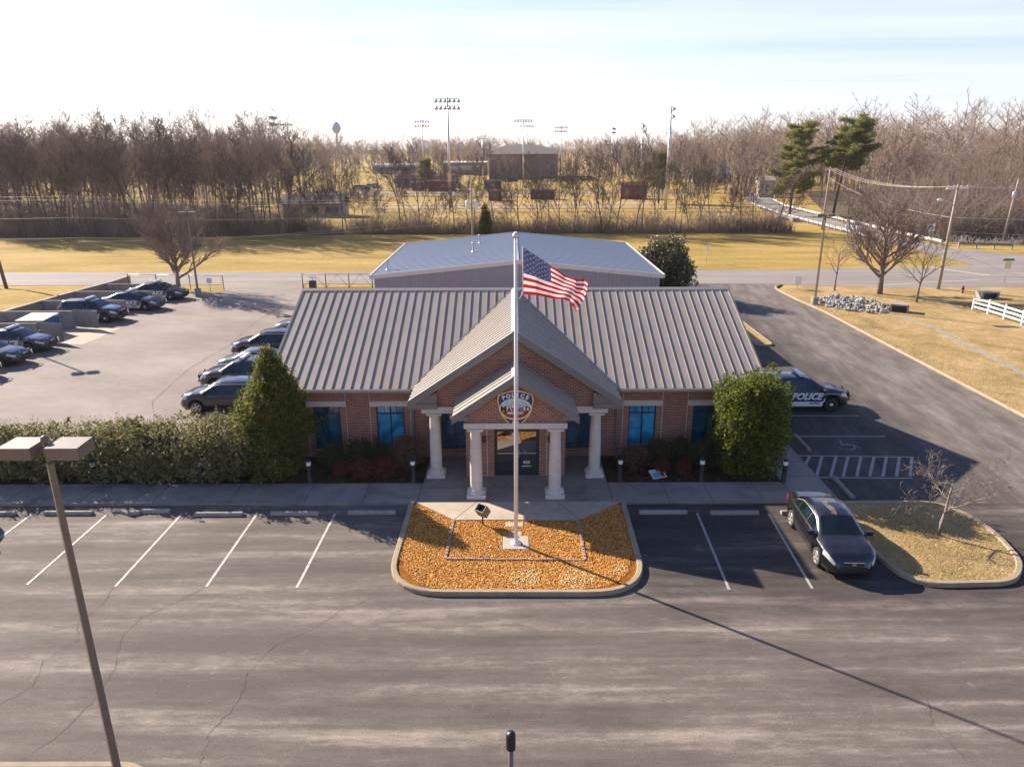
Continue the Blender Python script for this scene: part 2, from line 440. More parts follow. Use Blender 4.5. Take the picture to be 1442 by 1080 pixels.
sheet('ground', [(-2600, -400), (2600, -400), (2600, 4200), (-2600, 4200)], -.03, M['field'])
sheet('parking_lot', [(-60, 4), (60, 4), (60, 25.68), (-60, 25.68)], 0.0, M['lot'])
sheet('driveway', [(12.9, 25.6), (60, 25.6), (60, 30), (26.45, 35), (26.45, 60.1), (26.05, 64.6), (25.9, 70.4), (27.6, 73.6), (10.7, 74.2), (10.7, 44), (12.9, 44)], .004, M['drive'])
sheet('rear_lot', [(-39.2, 29.2), (-10.3, 29.2), (-10.3, 43.4), (10.72, 43.4), (10.72, 51), (-13.6, 51), (-13.6, 70.4), (-20.6, 70.9), (-22, 76), (-30, 74.6), (-28.3, 70.5), (-39.2, 69.4), (-40.4, 55.8), (-42, 29.2)], .008, M['backlot'])
sheet('rear_road', [(-260, 74.0), (-60, 74.2), (-34, 74.0), (-21, 74.4), (27, 73.4), (37.3, 71.4), (140, 71.4), (140, 82.2), (66, 93), (59.4, 101), (54.2, 101), (54.2, 84.5), (39.4, 83.4), (30.7, 82.4), (-58, 82.3), (-260, 82.3)], .002, M['road'])
sheet('side_road', [(54.0, 100), (60.0, 100), (61.3, 150), (66.5, 186), (80, 230), (72, 232), (59.5, 188), (54.6, 150)], .006, M['road'])
sheet('lawn', [(26.62, 35), (26.62, 60.1), (26.2, 64.6), (26.0, 70.0), (27.6, 72.6), (37.4, 70.9), (90, 70.9), (90, 8), (62, 8), (62, 29.9)], .085, M['lawn'])
sheet('garage_apron', [(-34.4, 50.6), (-30.8, 50.4), (-30.6, 55.2), (-34.3, 55.3)], .014, M['walk_pale'])


def kerb(name, path, w=.17, h=.14, mt='kerb'):
    """swept kerb with rounded shoulders"""
    P = [Vector((p[0], p[1], 0)) for p in path]; n = len(P); mb = MB()
    sec = [(-w / 2, -.02), (-w / 2, h - .03), (-w / 2 + .03, h), (w / 2 - .03, h), (w / 2, h - .03), (w / 2, -.02)]
    vs = []
    for i, p in enumerate(P):
        d = (P[min(i + 1, n - 1)] - P[max(i - 1, 0)]).normalized(); s = Vector((-d.y, d.x, 0))
        vs += [p + s * a + Vector((0, 0, b)) for a, b in sec]
    k = len(sec); fs = [tuple(range(k - 1, -1, -1)), tuple((n - 1) * k + j for j in range(k))]
    for i in range(n - 1):
        for j in range(k - 1): fs.append((i * k + j, i * k + j + 1, (i + 1) * k + j + 1, (i + 1) * k + j))
    mb.raw(vs, fs); return struct(mb.build(name, M[mt]))


def rounded(pts, rad, seg=7):
    """round the corners of an open polyline"""
    out = [Vector((*pts[0], 0))]
    for i in range(1, len(pts) - 1):
        a, b, c = Vector((*pts[i - 1], 0)), Vector((*pts[i], 0)), Vector((*pts[i + 1], 0))
        r = min(rad, (a - b).length * .45, (c - b).length * .45)
        p, q = b + (a - b).normalized() * r, b + (c - b).normalized() * r
        for k in range(seg + 1):
            t = k / seg; out.append(p * (1 - t) ** 2 + b * 2 * t * (1 - t) + q * t * t)
    out.append(Vector((*pts[-1], 0)))
    return [(v.x, v.y) for v in out]


# pavement in front of the station, with its kerb face and control joints
mb = MB()
mb.prism([(-40, 25.66), (12.9, 25.66), (12.9, 44), (11.2, 44), (11.2, 27.36), (3.95, 27.36), (3.95, 30.1), (-3.7, 30.1), (-3.7, 27.36), (-40, 27.36)], -.02, .13)
struct(mb.build('sidewalk', M['walk']))
mb = MB()
mb.prism([(-3.78, 25.655), (-2.2, 24.24), (2.5, 24.24), (4.27, 25.655)], -.02, .126)
struct(mb.build('entrance_walk', M['walk_pale']))
mb = MB()
xs = [-38, -35, -32, -29, -26, -23, -20, -17.1, -14.2, -11.2, -8.2, -5.9, -3.75, 3.95, 6.2, 7.9, 9.9, 11.2]
for x in xs: mb.box(x - .012, x + .012, 25.66, 27.36, .128, .133)
for y in (27.9, 29.4, 30.9, 32.5, 34): mb.box(11.2, 12.9, y - .012, y + .012, .128, .133)
for x in (-1.4, 1.75): mb.box(x - .010, x + .010, 25.66, 28.0, .128, .133)
mb.box(-3.7, 3.95, 26.9, 26.92, .128, .133)
for a, b in (((-2.2, 24.24), (-1.4, 25.66)), ((2.5, 24.24), (1.75, 25.66))):
    d = Vector((b[0] - a[0], b[1] - a[1], 0)); mb.cbox(((a[0] + b[0]) / 2, (a[1] + b[1]) / 2, .1275), d.length, .02, .005, 0, math.atan2(d.y, d.x))
struct(mb.build('pavement_joints', M['crack']))
# mulched beds along the walls
for nm, poly in (('bed_mulch', [(-10.4, 27.36), (-3.7, 27.36), (-3.7, 30.1), (-10.4, 30.1)]), ('bed_mulch', [(3.95, 27.36), (11.2, 27.36), (11.2, 31.5), (10.6, 31.5), (10.6, 30.1), (3.95, 30.1)]), ('bed_mulch', [(-40, 27.36), (-10.4, 27.36), (-10.4, 29.25), (-40, 29.25)])):
    mb = MB(); mb.prism(poly, -.02, .12); struct(mb.build(nm, M['mulch_dark']))
kerb('rear_lot_kerb', [(-42, 29.25), (-10.3, 29.25)], .15, .13)
# planter island with the flagpole
pl_out = rounded([(-3.95, 25.66), (-4.0, 19.66), (4.25, 19.6), (4.35, 25.66)], 1.9, 9)
kerb('planter_kerb', pl_out, .2, .15)
pl_in = [(x * .985 + .005, y + (.05 if y < 22 else 0)) for x, y in pl_out]
mb = MB(); mb.prism(pl_in, -.02, .085); struct(mb.build('planter_bed', M['chip_bed']))
# tree island
isl_r = rounded([(12.35, 25.55), (16.85, 25.55), (17.5, 23.5), (17.1, 21.25), (16.1, 20.1), (12.75, 19.98), (12.4, 22.6), (12.35, 25.45)], 1.3, 7)
kerb('island_kerb', isl_r, .2, .15)
mb = MB(); mb.prism(isl_r, -.02, .10); struct(mb.build('island_turf', M['lawn']))
kerb('driveway_kerb', [(62, 29.9), (26.53, 35), (26.5, 44.4), (26.5, 60.1), (26.1, 64.6), (25.95, 68.6)] + [(26.0 + 1.6 * (1 - math.cos(t)), 70 + 2.6 * math.sin(t)) for t in (.2, .5, .8, 1.1, 1.4)], .18, .14)
kerb('street_kerb', rounded([(-60, 12.95), (-8.2, 12.95), (-7.6, 10)], .8), .2, .14)
sheet('verge', [(-60, 12.85), (-8.3, 12.85), (-7.8, 6), (-60, 6)], .06, M['lawn'])
mb = MB(); mb.prism(rounded([(17.3, 58), (17.3, 49.3), (18.4, 49.3), (18.4, 58)], .5, 5), -.02, .12); struct(mb.build('strip_island_turf', M['lawn']))
kerb('strip_island_kerb', rounded([(17.3, 58), (17.3, 49.3), (18.4, 49.3), (18.4, 58)], .5, 5), .15, .14)
# raised bank behind the rear lot's retaining wall
mb = MB(); nx, ny = 14, 22
vs = []
for j in range(ny + 1):
    for i in range(nx + 1):
        y = 29 + (73.6 - 29) * j / ny; xw = -40.55 + max(0, (y - 56)) * .11; x = xw - (60) * (i / nx) ** 1.4
        z = .95 - .04 * i + .06 * math.sin(x * .3 + y * .2); z *= min(1, max(0, (73.6 - y) / 7)); vs.append((x, y, max(z, -.01)))
fs = [(j * (nx + 1) + i, (j + 1) * (nx + 1) + i, (j + 1) * (nx + 1) + i + 1, j * (nx + 1) + i + 1) for j in range(ny) for i in range(nx)]
mb.raw(vs, fs, 0, True); struct(mb.build('grass_bank', M['field']))


# painted markings
def line(mb, a, b, w=.088, z=.0075):
    a, b = Vector((*a, 0)), Vector((*b, 0)); d = (b - a).normalized(); s = Vector((-d.y, d.x, 0)) * w / 2
    mb.face([(p.x, p.y, z) for p in (a - s, b - s, b + s, a + s)])


for a, b, mt in (((-15.62, 24.95), (-15.71, 20.27), 'white_line'), ((-12.74, 24.95), (-12.79, 20.15), 'white_line'), ((-9.84, 24.95), (-9.85, 20.12), 'white_line'), ((-6.83, 24.95), (-6.92, 20.05), 'white_line'),
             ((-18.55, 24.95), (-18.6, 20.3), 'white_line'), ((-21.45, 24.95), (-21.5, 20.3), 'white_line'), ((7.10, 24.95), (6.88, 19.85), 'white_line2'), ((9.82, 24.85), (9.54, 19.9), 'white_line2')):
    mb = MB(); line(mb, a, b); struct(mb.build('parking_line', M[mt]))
mb = MB()
line(mb, (12.98, 30.3), (18.05, 30.1), .1, .0115); line(mb, (12.98, 28.02), (16.95, 27.9), .1, .0115)
line(mb, (12.95, 32.62), (18.1, 32.55), .1, .0115); line(mb, (12.95, 35.45), (18.1, 35.4), .1, .0115); line(mb, (12.95, 38.3), (18.1, 38.2), .1, .0115)
for k, (xt, xb) in enumerate(((418, 405), (470, 452), (530, 512), (580, 565), (635, 622), (690, 677), (742, 733), (797, 790), (850, 848))):
    a, b = G(1000 + xt / 3, 480 + 487 / 3), G(1000 + xb / 3, 480 + (525 if k == 0 else 575) / 3); line(mb, (b.x, b.y + .06), (a.x, a.y - .06), .125, .0125)
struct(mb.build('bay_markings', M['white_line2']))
# wheelchair symbol, almost worn away
mb = MB()
cx, cy = 15.6, 31.35
for k in range(9):
    a0, a1 = R(200 + k * 25), R(225 + k * 25); line(mb, (cx + .42 * math.cos(a0), cy + .42 * math.sin(a0)), (cx + .42 * math.cos(a1), cy + .42 * math.sin(a1)), .09, .0145)
line(mb, (cx - .1, cy + .1), (cx + .1, cy + .75), .1, .0155); line(mb, (cx - .05, cy + .2), (cx + .45, cy + .15), .1, .0165); line(mb, (cx + .45, cy + .2), (cx + .6, cy - .3), .1, .0175)
struct(mb.build('wheelchair_marking', worn_paint('faded_symbol', (.20, .20, .20), (.11, .10, .09), .57)))
# cracks in the front lot
for pts in ([(-12.8, 20.1), (-12.7, 19.0), (-13.0, 18.4), (-12.5, 17.5), (-12.9, 16.6), (-12.6, 15.6), (-13.3, 14.6), (-13.2, 13.1)],
            [(-9.9, 20.1), (-10.5, 19.2), (-11.1, 18.6), (-11.3, 17.6), (-10.8, 16.2), (-10.7, 15.2), (-10.9, 14.0), (-11.4, 13.1)],
            [(-4.2, 19.6), (-5.2, 18.9), (-5.8, 18.0), (-6.8, 17.2), (-7.1, 16.1), (-7.0, 15.0), (-7.3, 14.0), (-7.2, 13.1)],
            [(10.4, 13.1), (10.2, 14.2), (10.6, 15.1), (10.3, 16.4)]):
    mb = MB(); r2 = random.Random(len(pts) + int(pts[0][0])); q = []
    for (a, b) in zip(pts, pts[1:]):
        for k in range(6): t = k / 6; q.append((a[0] + (b[0] - a[0]) * t + r2.uniform(-.05, .05), a[1] + (b[1] - a[1]) * t + r2.uniform(-.04, .04)))
    q.append(pts[-1])
    for a, b in zip(q, q[1:]): line(mb, a, b, r2.uniform(.005, .014), .0085)
    struct(mb.build('asphalt_crack', M['crack']))
mb = MB()
for pts in ([(-17.5, 33), (-20, 38), (-20.6, 44), (-20.2, 50), (-20.7, 57), (-20.2, 66)],):
    for a, b in zip(pts, pts[1:]):
        for k in range(8):
            t, u = k / 8, (k + 1) / 8
            line(mb, (a[0] + (b[0] - a[0]) * t, a[1] + (b[1] - a[1]) * t), (a[0] + (b[0] - a[0]) * u + .0, a[1] + (b[1] - a[1]) * u), .045 + .03 * math.sin(k), .0135)
struct(mb.build('lot_seam', M['bark_dark']))
# lane lines and arrows on the rear road
mb = MB(); line(mb, (37, 72.6), (49, 75.5), .18, .0075); line(mb, (54, 80), (75, 76), .18, .0085)
struct(mb.build('road_markings', M['white_line']))
mb = MB(); line(mb, (48, 84.2), (51.5, 78), .15, .0095); line(mb, (48.3, 84.3), (51.8, 78.1), .15, .0105)
struct(mb.build('road_centre_line', M['yellow_sign']))
# pale drainage swale crossing the lawn
mb = MB(); sw = [(31.9, 58.6), (32.4, 54), (31.8, 48), (31.2, 40)]
for a, b in zip(sw, sw[1:]): line(mb, a, b, .45, .092)
struct(mb.build('drainage_swale', M['block']))


# ------------------------------------------------------------------ wheel stops
def stop_mb(L=1.83, n=1):
    mb = MB(); sec = [(-.10, 0), (-.085, .09), (-.05, .125), (.05, .125), (.085, .09), (.10, 0)]
    a = L / 2; k = len(sec); vs = [(-a, y, z) for y, z in sec] + [(-a + .05, y * .93, z * 1.02) for y, z in sec] + [(a - .05, y * .93, z * 1.02) for y, z in sec] + [(a, y, z) for y, z in sec]
    fs = [tuple(range(k)), tuple(3 * k + j for j in range(k - 1, -1, -1))]
    for i in range(3):
        for j in range(k - 1): fs.append((i * k + j, (i + 1) * k + j, (i + 1) * k + j + 1, i * k + j + 1))
    mb.raw(vs, fs); return mb


st = stop_mb().build('wheel_stop', M['stop']); first = True
for x, y, rz, lab in ((-20.05, 24.97, 0, 'concrete wheel stop in front of the white car at the lot edge'), (-17.1, 25.0, 0, 'dark worn concrete wheel stop behind the tall twin-headed lamp post'),
                      (-11.25, 24.86, 0, 'sunlit concrete wheel stop beside the broken one'), (-8.35, 24.9, 0, 'concrete wheel stop where the sun meets the building shadow'),
                      (-5.4, 24.95, 0, 'shaded concrete wheel stop beside the chip planter, house-left side'), (5.78, 24.9, 0, 'shaded concrete wheel stop between the planter and the first painted line'),
                      (8.5, 24.83, 0, 'shaded concrete wheel stop in the bay next to the black sedan'), (11.2, 24.85, R(1), 'concrete wheel stop under the back of the black sedan'),
                      (13.72, 31.75, R(90), 'concrete wheel stop in the bay beyond the hatched strip'), (13.6, 26.95, R(90), 'concrete wheel stop in the bay between hatched strip and tree island')):
    o = st if first else st.copy()
    if not first: COL.objects.link(o)
    first = False; o.location = (x, y, .009); o.rotation_euler.z = rz
    tag(o, lab, 'wheel stop', 'concrete wheel stops at the parking bays')
o = stop_mb(1.1).build('wheel_stop', M['stop'], None, (-13.8, 25.13, .009)); tag(o, 'broken concrete wheel stop, the longest surviving piece', 'wheel stop')
for x, y, s_, rz, lab in ((-14.55, 24.98, .38, .3, 'middle chunk broken off the concrete wheel stop'), (-14.95, 25.06, .45, -.5, 'outer chunk broken off the concrete wheel stop, tipped askew')):
    mb = stop_mb(s_); o = mb.build('concrete_chunk', M['stop'], None, (x, y, .012)); o.rotation_euler = (.12 * rz, .05, rz); tag(o, lab, 'rubble')

# ------------------------------------------------------------------ planter contents
mb = MB()
for p, q in (((-2.2, 24.2), (-2.28, 21.55)), ((-2.28, 21.55), (2.46, 21.45)), ((2.46, 21.45), (2.48, 24.2))):
    n = int((Vector(q) - Vector(p)).length / .21); a = math.atan2(q[1] - p[1], q[0] - p[0])
    for i in range(n):
        t = (i + .5) / n; mb.chbox((p[0] + (q[0] - p[0]) * t + rng.uniform(-.012, .012), p[1] + (q[1] - p[1]) * t + rng.uniform(-.012, .012), .07), .195, .10, .075 + rng.uniform(-.01, .01), .012, 0, a + rng.uniform(-.04, .04))
o = mb.build('brick_edging', M['edging']); tag(o, 'low three sided brick edging set in the orange chip planter', 'edging')
mb = MB(); c0 = .09
for i in range(40000):
    x = rng.uniform(-3.85, 4.2); y = rng.uniform(19.75, 25.55)
    # inside the bed, off the concrete walk and the pad
    if y > 24.22 and -2.2 - (y - 24.24) * 1.12 < x < 2.5 + (y - 24.24) * 1.25: continue
    dx, dy = (abs(x - .15) - 2.1), 21.5 - y
    if dx > 0 and dy > 0 and math.hypot(dx, dy) > 1.72: continue
    if -.36 < x < .57 and 22.15 < y < 23.1: continue
    s_ = rng.uniform(.012, .034); L_ = s_ * rng.uniform(.35, .7); a = rng.uniform(0, 6.28); tl = rng.uniform(-.28, .28)
    pale = (x - .45) ** 2 + ((y - 20.45) * 1.2) ** 2 < .33 or (x - 2.1) ** 2 + ((y - 20.35) * 1.1) ** 2 < .36 or (x - 3.55) ** 2 + (y - 20.9) ** 2 < .10
    if pale and rng.random() < .42: pale = False
    ca, sa = math.cos(a), math.sin(a); z = c0 + rng.uniform(0, .02)
    vs = []
    for (u, w_, h) in ((-1, -1, 0), (1, -1, 0), (1, 1, 0), (-1, 1, 0), (0, 0, 1)):
        vs.append((x + u * s_ * ca - w_ * L_ * sa, y + u * s_ * sa + w_ * L_ * ca, z + h * .010 + u * s_ * tl * .5))
    mb.raw(vs, [(0, 1, 4), (1, 2, 4), (2, 3, 4), (3, 0, 4)], 1 if pale else 0)
o = mb.build('wood_chip_mulch', [M['chips'], M['pale_chip']]); o['kind'] = 'stuff'
tag(o, 'bright orange wood chip mulch filling the planter, with three pale patches', 'mulch')
# leaf litter in the dark beds
mb = MB()
for i in range(2600):
    x = rng.choice([rng.uniform(-10.3, -3.9), rng.uniform(4.1, 11.1), rng.uniform(-24, -10)]); y = rng.uniform(27.4, 28.6 if abs(x) < 11 else 29.1)
    s_ = rng.uniform(.02, .05); a = rng.uniform(0, 6.28); ca, sa = math.cos(a) * s_, math.sin(a) * s_; z = .125 + rng.uniform(0, .02)
    mb.face([(x - ca, y - sa, z), (x + sa * .6, y - ca * .6, z + .012), (x + ca, y + sa, z + .004), (x - sa * .6, y + ca * .6, z + .015)])
o = mb.build('leaf_litter', M['shrub_brown']); tag(o, 'brown fallen leaves lying in the beds under the windows', 'leaf litter', None, 'stuff')

# flagpole with its pad
t = thing('flagpole', 'tall white metal flagpole standing in the orange chip planter', 'flagpole', (.12, 22.55, .12))
mb = MB(); mb.tube([(0, 0, 0), (0, 0, 5), (0, 0, 10.6)], [.068, .054, .036], 16); mb.build('pole', M['pole_white'], t)
mb = MB(); mb.lathe([(.19, 0), (.19, .03), (.16, .06), (.10, .09), (.085, .13)], 24); mb.build('base_collar', M['white'], t)
mb = MB(); mb.lathe([(.03, 0), (.075, .02), (.09, .09), (.06, .16), (.0, .18)], 14, (0, 0, 10.6)); mb.build('truck_cap', M['steel'], t)
mb = MB(); mb.tube([(.07, 0, .9), (.075, -.02, 5), (.06, -.01, 10.45)], .009, 5); mb.tube([(.05, 0, 8.73), (.12, -.01, 8.72), (.20, 0, 8.86), (.24, 0, 9.05)], .013, 5); mb.build('halyard', M['white'], t)
mb = MB(); mb.cbox((.075, -.02, 1.2), .03, .03, .16); mb.build('cleat', M['steel'], t)
mb = MB(); mb.chbox((.12, 22.6, .07), .92, .92, .055, .02); mb.chbox((.1, 23.22, .07), .48, .3, .05, .02); mb.chbox((.08, 23.9, .07), .66, .36, .05, .02)
o = mb.build('concrete_pad', M['walk_pale']); struct(o)

# US flag, fly end drooping and folded
FH, FL = 1.47, 2.06
def cr(tab, u):
    for (a, p), (b, q) in zip(tab, tab[1:]):
        if u <= b: t = (u - a) / (b - a); t = t * t * (3 - 2 * t) * .5 + t * .5; return tuple(p[i] + (q[i] - p[i]) * t for i in range(len(p)))
    return tab[-1][1]
TOP = [(0, (0, 0, 1.47)), (.18, (.40, -.03, 1.22)), (.38, (.82, .06, .93)), (.6, (1.28, -.05, .63)), (.8, (1.66, .10, .46)), (.93, (1.95, -.02, .50)), (1, (2.05, .10, .38))]
BOT = [(0, (0, 0, 0)), (.18, (.42, .07, -.04)), (.38, (.84, -.04, -.10)), (.6, (1.24, .08, -.17)), (.72, (1.44, -.04, -.22)), (.84, (1.55, .14, -.36)), (1, (1.66, .02, -.56))]
def flag_pt(u, v):
    a, b = cr(BOT, u), cr(TOP, u)
    p = Vector(a) * (1 - v) + Vector(b) * v
    p.y += .13 * math.sin(u * 11 + v * 2.2) * u * (1 - .4 * v) + .06 * math.sin(u * 23 - v * 4) * u
    p.x += .10 * math.sin(v * math.pi) * u * u
    return p
mb = MB(); NU, NV = 57, 39
vs = [flag_pt(i / NU, j / NV) for j in range(NV + 1) for i in range(NU + 1)]
mb.v = [tuple(v) for v in vs]
for j in range(NV):
    for i in range(NU):
        st_ = j * 13 // NV; canton = st_ >= 6 and i < NU * .4
        mb.f.append((j * (NU + 1) + i, j * (NU + 1) + i + 1, (j + 1) * (NU + 1) + i + 1, (j + 1) * (NU + 1) + i)); mb.m.append(2 if canton else (0 if st_ % 2 == 0 else 1)); mb.sm.append(True)
for row in range(9):
    for k in range(6 if row % 2 == 0 else 5):
        u0 = .4 * ((k + .5) / 6 if row % 2 == 0 else (k + 1) / 6); v0 = 6 / 13 + 7 / 13 * (row + .7) / 9.4
        for side in (-1, 1):
            pts = []
            for q in range(10):
                rr = .036 if q % 2 == 0 else .015; an = q * math.pi / 5 + math.pi / 2
                p = flag_pt(max(.003, u0 + rr * math.cos(an) / FL), min(.997, v0 + rr * math.sin(an) / FH)); pts.append((p.x, p.y + side * .006, p.z))
            mb.face(pts if side < 0 else pts[::-1], 1)
mb.tube([(-.01, 0, -.02), (-.01, 0, .7), (-.01, 0, 1.49)], .017, 6, 1)
o = mb.build('flag', [M['flag_red'], M['flag_white'], M['flag_blue']], None, (.36, 22.55, 8.98)); tag(o, 'stars and stripes flag flying from the white flagpole, its free end folded', 'flag')

# floodlight in the planter
t = thing('floodlight', 'dark box floodlight on a short stem in the chip planter', 'floodlight', (-1.1, 23.9, .085), R(-38))
mb = MB(); mb.tube([(0, 0, 0), (0, 0, .36)], .03, 8); mb.cbox((0, 0, .4), .1, .1, .08); mb.build('stem', M['lamp_dark'], t)
hd = Matrix.Translation((0, .0, .60)) @ Matrix.Rotation(R(35), 4, 'X')
mb = MB()
mb.box(-.2, .2, -.16, .16, -.2, -.17, 0, hd); mb.box(-.2, -.175, -.16, .16, -.17, .2, 0, hd); mb.box(.175, .2, -.16, .16, -.17, .2, 0, hd); mb.box(-.175, .175, .135, .16, -.17, .2, 0, hd); mb.box(-.175, .175, -.16, -.135, -.17, .2, 0, hd)
mb.build('housing', M['lamp_brown'], t)
mb = MB(); mb.box(-.174, .174, -.134, .134, .02, .035, 0, hd); mb.build('lens', M['car_glass'], t)

# bollard lights
def make_bollard():
    t = thing('bollard_light', '', 'bollard light')
    mb = MB(); mb.lathe([(.115, 0), (.115, .03), (.10, .05), (.10, .80)], 20); mb.build('post', M['black'], t)
    mb = MB(); mb.lathe([(.09, .80), (.098, .81), (.098, .96), (.09, .97)], 20); mb.build('lens', M['bollard_white'], t)
    mb = MB(); mb.lathe([(.10, .97), (.104, .985), (.10, 1.03), (.07, 1.065), (.0, 1.075)], 20); mb.build('cap', M['black'], t)
    return t
b0 = make_bollard()
for i, (x, y, lab) in enumerate(((-17.35, 27.42, 'black bollard light in front of the leafy hedge, next to the twin-headed lamp post'), (-12.9, 27.40, 'black bollard light in front of the hedge near the pointed evergreen'), (-8.42, 27.42, 'black bollard light between the pointed evergreen and round green shrubs'), (-4.12, 27.46, 'black bollard light at the brown shrub beside the outer left column'),
                              (4.48, 27.5, 'black bollard light at the downspout beside the outer right column'), (7.86, 27.44, 'black bollard light between the colourful board and the clipped shrub'), (11.25, 27.30, 'black bollard light at the outer corner of the big clipped shrub'))):
    o = b0 if i == 0 else copy_tree(b0)
    o.location = (x, y, .12); o['label'] = lab; o['group'] = 'black bollard lights along the pavement'
# coloured board lying in the bed
mb = MB(); mx = Matrix.Translation((6.15, 27.95, .24)) @ Matrix.Rotation(R(22), 4, 'Z') @ Matrix.Rotation(R(26), 4, 'X')
mb.box(-.33, .33, -.24, .24, -.012, .012, 0, mx); mb.box(-.30, .10, -.21, .05, .0125, .015, 1, mx); mb.box(-.05, .31, .06, .22, .0125, .015, 2, mx); mb.box(.11, .28, -.2, .04, .0125, .015, 3, mx); mb.box(-.29, -.07, .07, .2, .0125, .015, 4, mx)
o = mb.build('board', [M['cream'], M['poster'], M['poster_y'], M['maroon'], M['sky_paint']]); tag(o, 'colourful printed board lying tilted in the bed', 'board')

# ================================================================== POLICE STATION
XC = .13
ST = thing('police_station', 'red brick police station with grey metal roof, white columned entrance and shield', 'police station', (0, 0, 0))
WL, WR, WF, WB, WZ = -10.2, 10.62, 30.1, 43.4, 3.5
WINS = [(-8.82, -7.62), (-6.02, -4.78), (-3.15, -1.97 - .02), (2.40, 3.58), (5.18, 6.38), (8.02, 9.26)]
PANES = ['pane_dark', 'pane_sky_reflect', 'pane_dark', 'pane_dark', 'pane_sky_reflect', 'pane_dark']
W0, W1 = .50, 2.53


def wall_open(mb, x0, x1, z0, z1, y, ops, depth=.14, mi=0):
    """front face at y (facing -Y) with openings (xa, xb, za, zb) and their reveals"""
    xs = sorted({x0, x1} | {o[0] for o in ops} | {o[1] for o in ops}); zs = sorted({z0, z1} | {o[2] for o in ops} | {o[3] for o in ops})
    for a, b in zip(xs, xs[1:]):
        for c, d in zip(zs, zs[1:]):
            if any(o[0] <= a and b <= o[1] and o[2] <= c and d <= o[3] for o in ops): continue
            mb.face([(a, y, c), (b, y, c), (b, y, d), (a, y, d)], mi)
    for a, b, c, d in ops:
        e = y + depth
        mb.face([(a, y, c), (a, e, c), (a, e, d), (a, y, d)][::-1], mi); mb.face([(b, y, c), (b, e, c), (b, e, d), (b, y, d)], mi)
        mb.face([(a, y, d), (a, e, d), (b, e, d), (b, y, d)][::-1], mi); mb.face([(a, y, c), (a, e, c), (b, e, c), (b, y, c)], mi)


mb = MB()
wall_open(mb, WL, WR, 0, WZ, WF, [(a, b, W0, W1) for a, b in WINS])
mb.face([(WL, WB, 0), (WL, WF, 0), (WL, WF, WZ), (WL, WB, WZ)]); mb.face([(WR, WF, 0), (WR, WB, 0), (WR, WB, WZ), (WR, WF, WZ)]); mb.face([(WR, WB, 0), (WL, WB, 0), (WL, WB, WZ), (WR, WB, WZ)])
for x in (WL, WR):
    mb.face([(x, WF, WZ), (x, WB, WZ), (x, 36.75, 6.32)] if x > 0 else [(x, WB, WZ), (x, WF, WZ), (x, 36.75, 6.32)])
for z in (3.18, 3.42):   # soldier course under the eaves
    mb.box(WL + .01, -4.3, WF - .022, WF, z - .012 if z > 3.3 else z, z + .012 if z > 3.3 else z + .23, 0 if z < 3.3 else 2); mb.box(4.6, WR - .01, WF - .022, WF, z - .012 if z > 3.3 else z, z + .012 if z > 3.3 else z + .23, 0 if z < 3.3 else 2)
for a, b in WINS:      # brick sills and control joints beside the openings
    mb.box(a - .06, b + .06, WF - .035, WF - .003, W0 - .10, W0 - .003)
    if abs(a) > 4: [mb.box(x - .012, x + .012, WF - .004, WF + .002, 0, 3.15, 2) for x in ((a - .27, b + .27))]
o = mb.build('wall', [M['brick'], M['brick'], M['stone']], ST); mb.uv(o)

# windows: frame, transom and panes
def window(a, b, pane):
    w, h = b - a, W1 - W0; mb = MB(); y0, y1 = WF + .07, WF + .135; t = .05
    mb.box(a, a + t, y0, y1, W0, W1); mb.box(b - t, b, y0, y1, W0, W1); mb.box(a + t, b - t, y0, y1, W0, W0 + t); mb.box(a + t, b - t, y0, y1, W1 - t, W1)
    zt = W1 - .36; mb.box(a + t, b - t, y0 + .004, y1, zt - .03, zt + .03); m_ = (a + b) / 2; mb.box(m_ - .03, m_ + .03, y0 + .008, y1, W0 + t, W1 - t)
    for x in (a + w * .28, a + w * .72): mb.box(x - .012, x + .012, y0 + .012, y1, zt + .03, W1 - t)
    f = mb.build('window', M['frame'], ST)
    mb = MB(); mb.box(a + .02, b - .02, WF + .11, WF + .12, W0 + .02, W1 - .02); mb.build('pane', M[pane], f)
for (a, b), p in zip(WINS, PANES): window(a, b, p)
for i, (a, b) in enumerate(WINS):
    if i in (2, 3): continue
    mb = MB(); mb.box(a - .27, b + .27, WF - .035, WF - .004, W1 + .003, W1 + .25); mb.build('lintel', M['stone'], ST)

# main roof
RX0, RX1, EY, EZ, RY, RZ = -10.66, 11.06, 29.55, 3.52, 36.8, 6.48
SL = (RZ - EZ) / (RY - EY); BY = 2 * RY - EY; TH = .16
mb = MB()
mb.extr([(EY, EZ), (RY, RZ), (BY, EZ), (BY, EZ - TH), (RY, RZ - TH), (EY, EZ - TH)], 'x', RX0, RX1)
GP = .672; GR = 6.50   # gable pitch and ridge height
def vy(x): return max(EY + .02, EY + ((GR - GP * abs(x - XC)) - EZ) / SL)
ang = math.atan(SL)
n = int((RX1 - RX0 - .1) / .405); sp = (RX1 - RX0 - .06) / n
def slope_seam(x, ya, yb, back=False):
    if yb - ya < .15: return
    pts = [(ya, EZ + (ya - EY) * SL), (yb, EZ + (yb - EY) * SL)]
    if back: pts = [(2 * RY - p[0], p[1]) for p in pts]
    h = .048; w = .012; vs = []
    for (y, z) in pts: vs += [(x - w, y, z - .01), (x + w, y, z - .01), (x + w, y, z + h), (x - w, y, z + h)]
    fs = [(0, 1, 2, 3), (7, 6, 5, 4), (0, 4, 5, 1), (1, 5, 6, 2), (2, 6, 7, 3), (3, 7, 4, 0)]
    mb.raw(vs, fs if not back else [f[::-1] for f in fs])
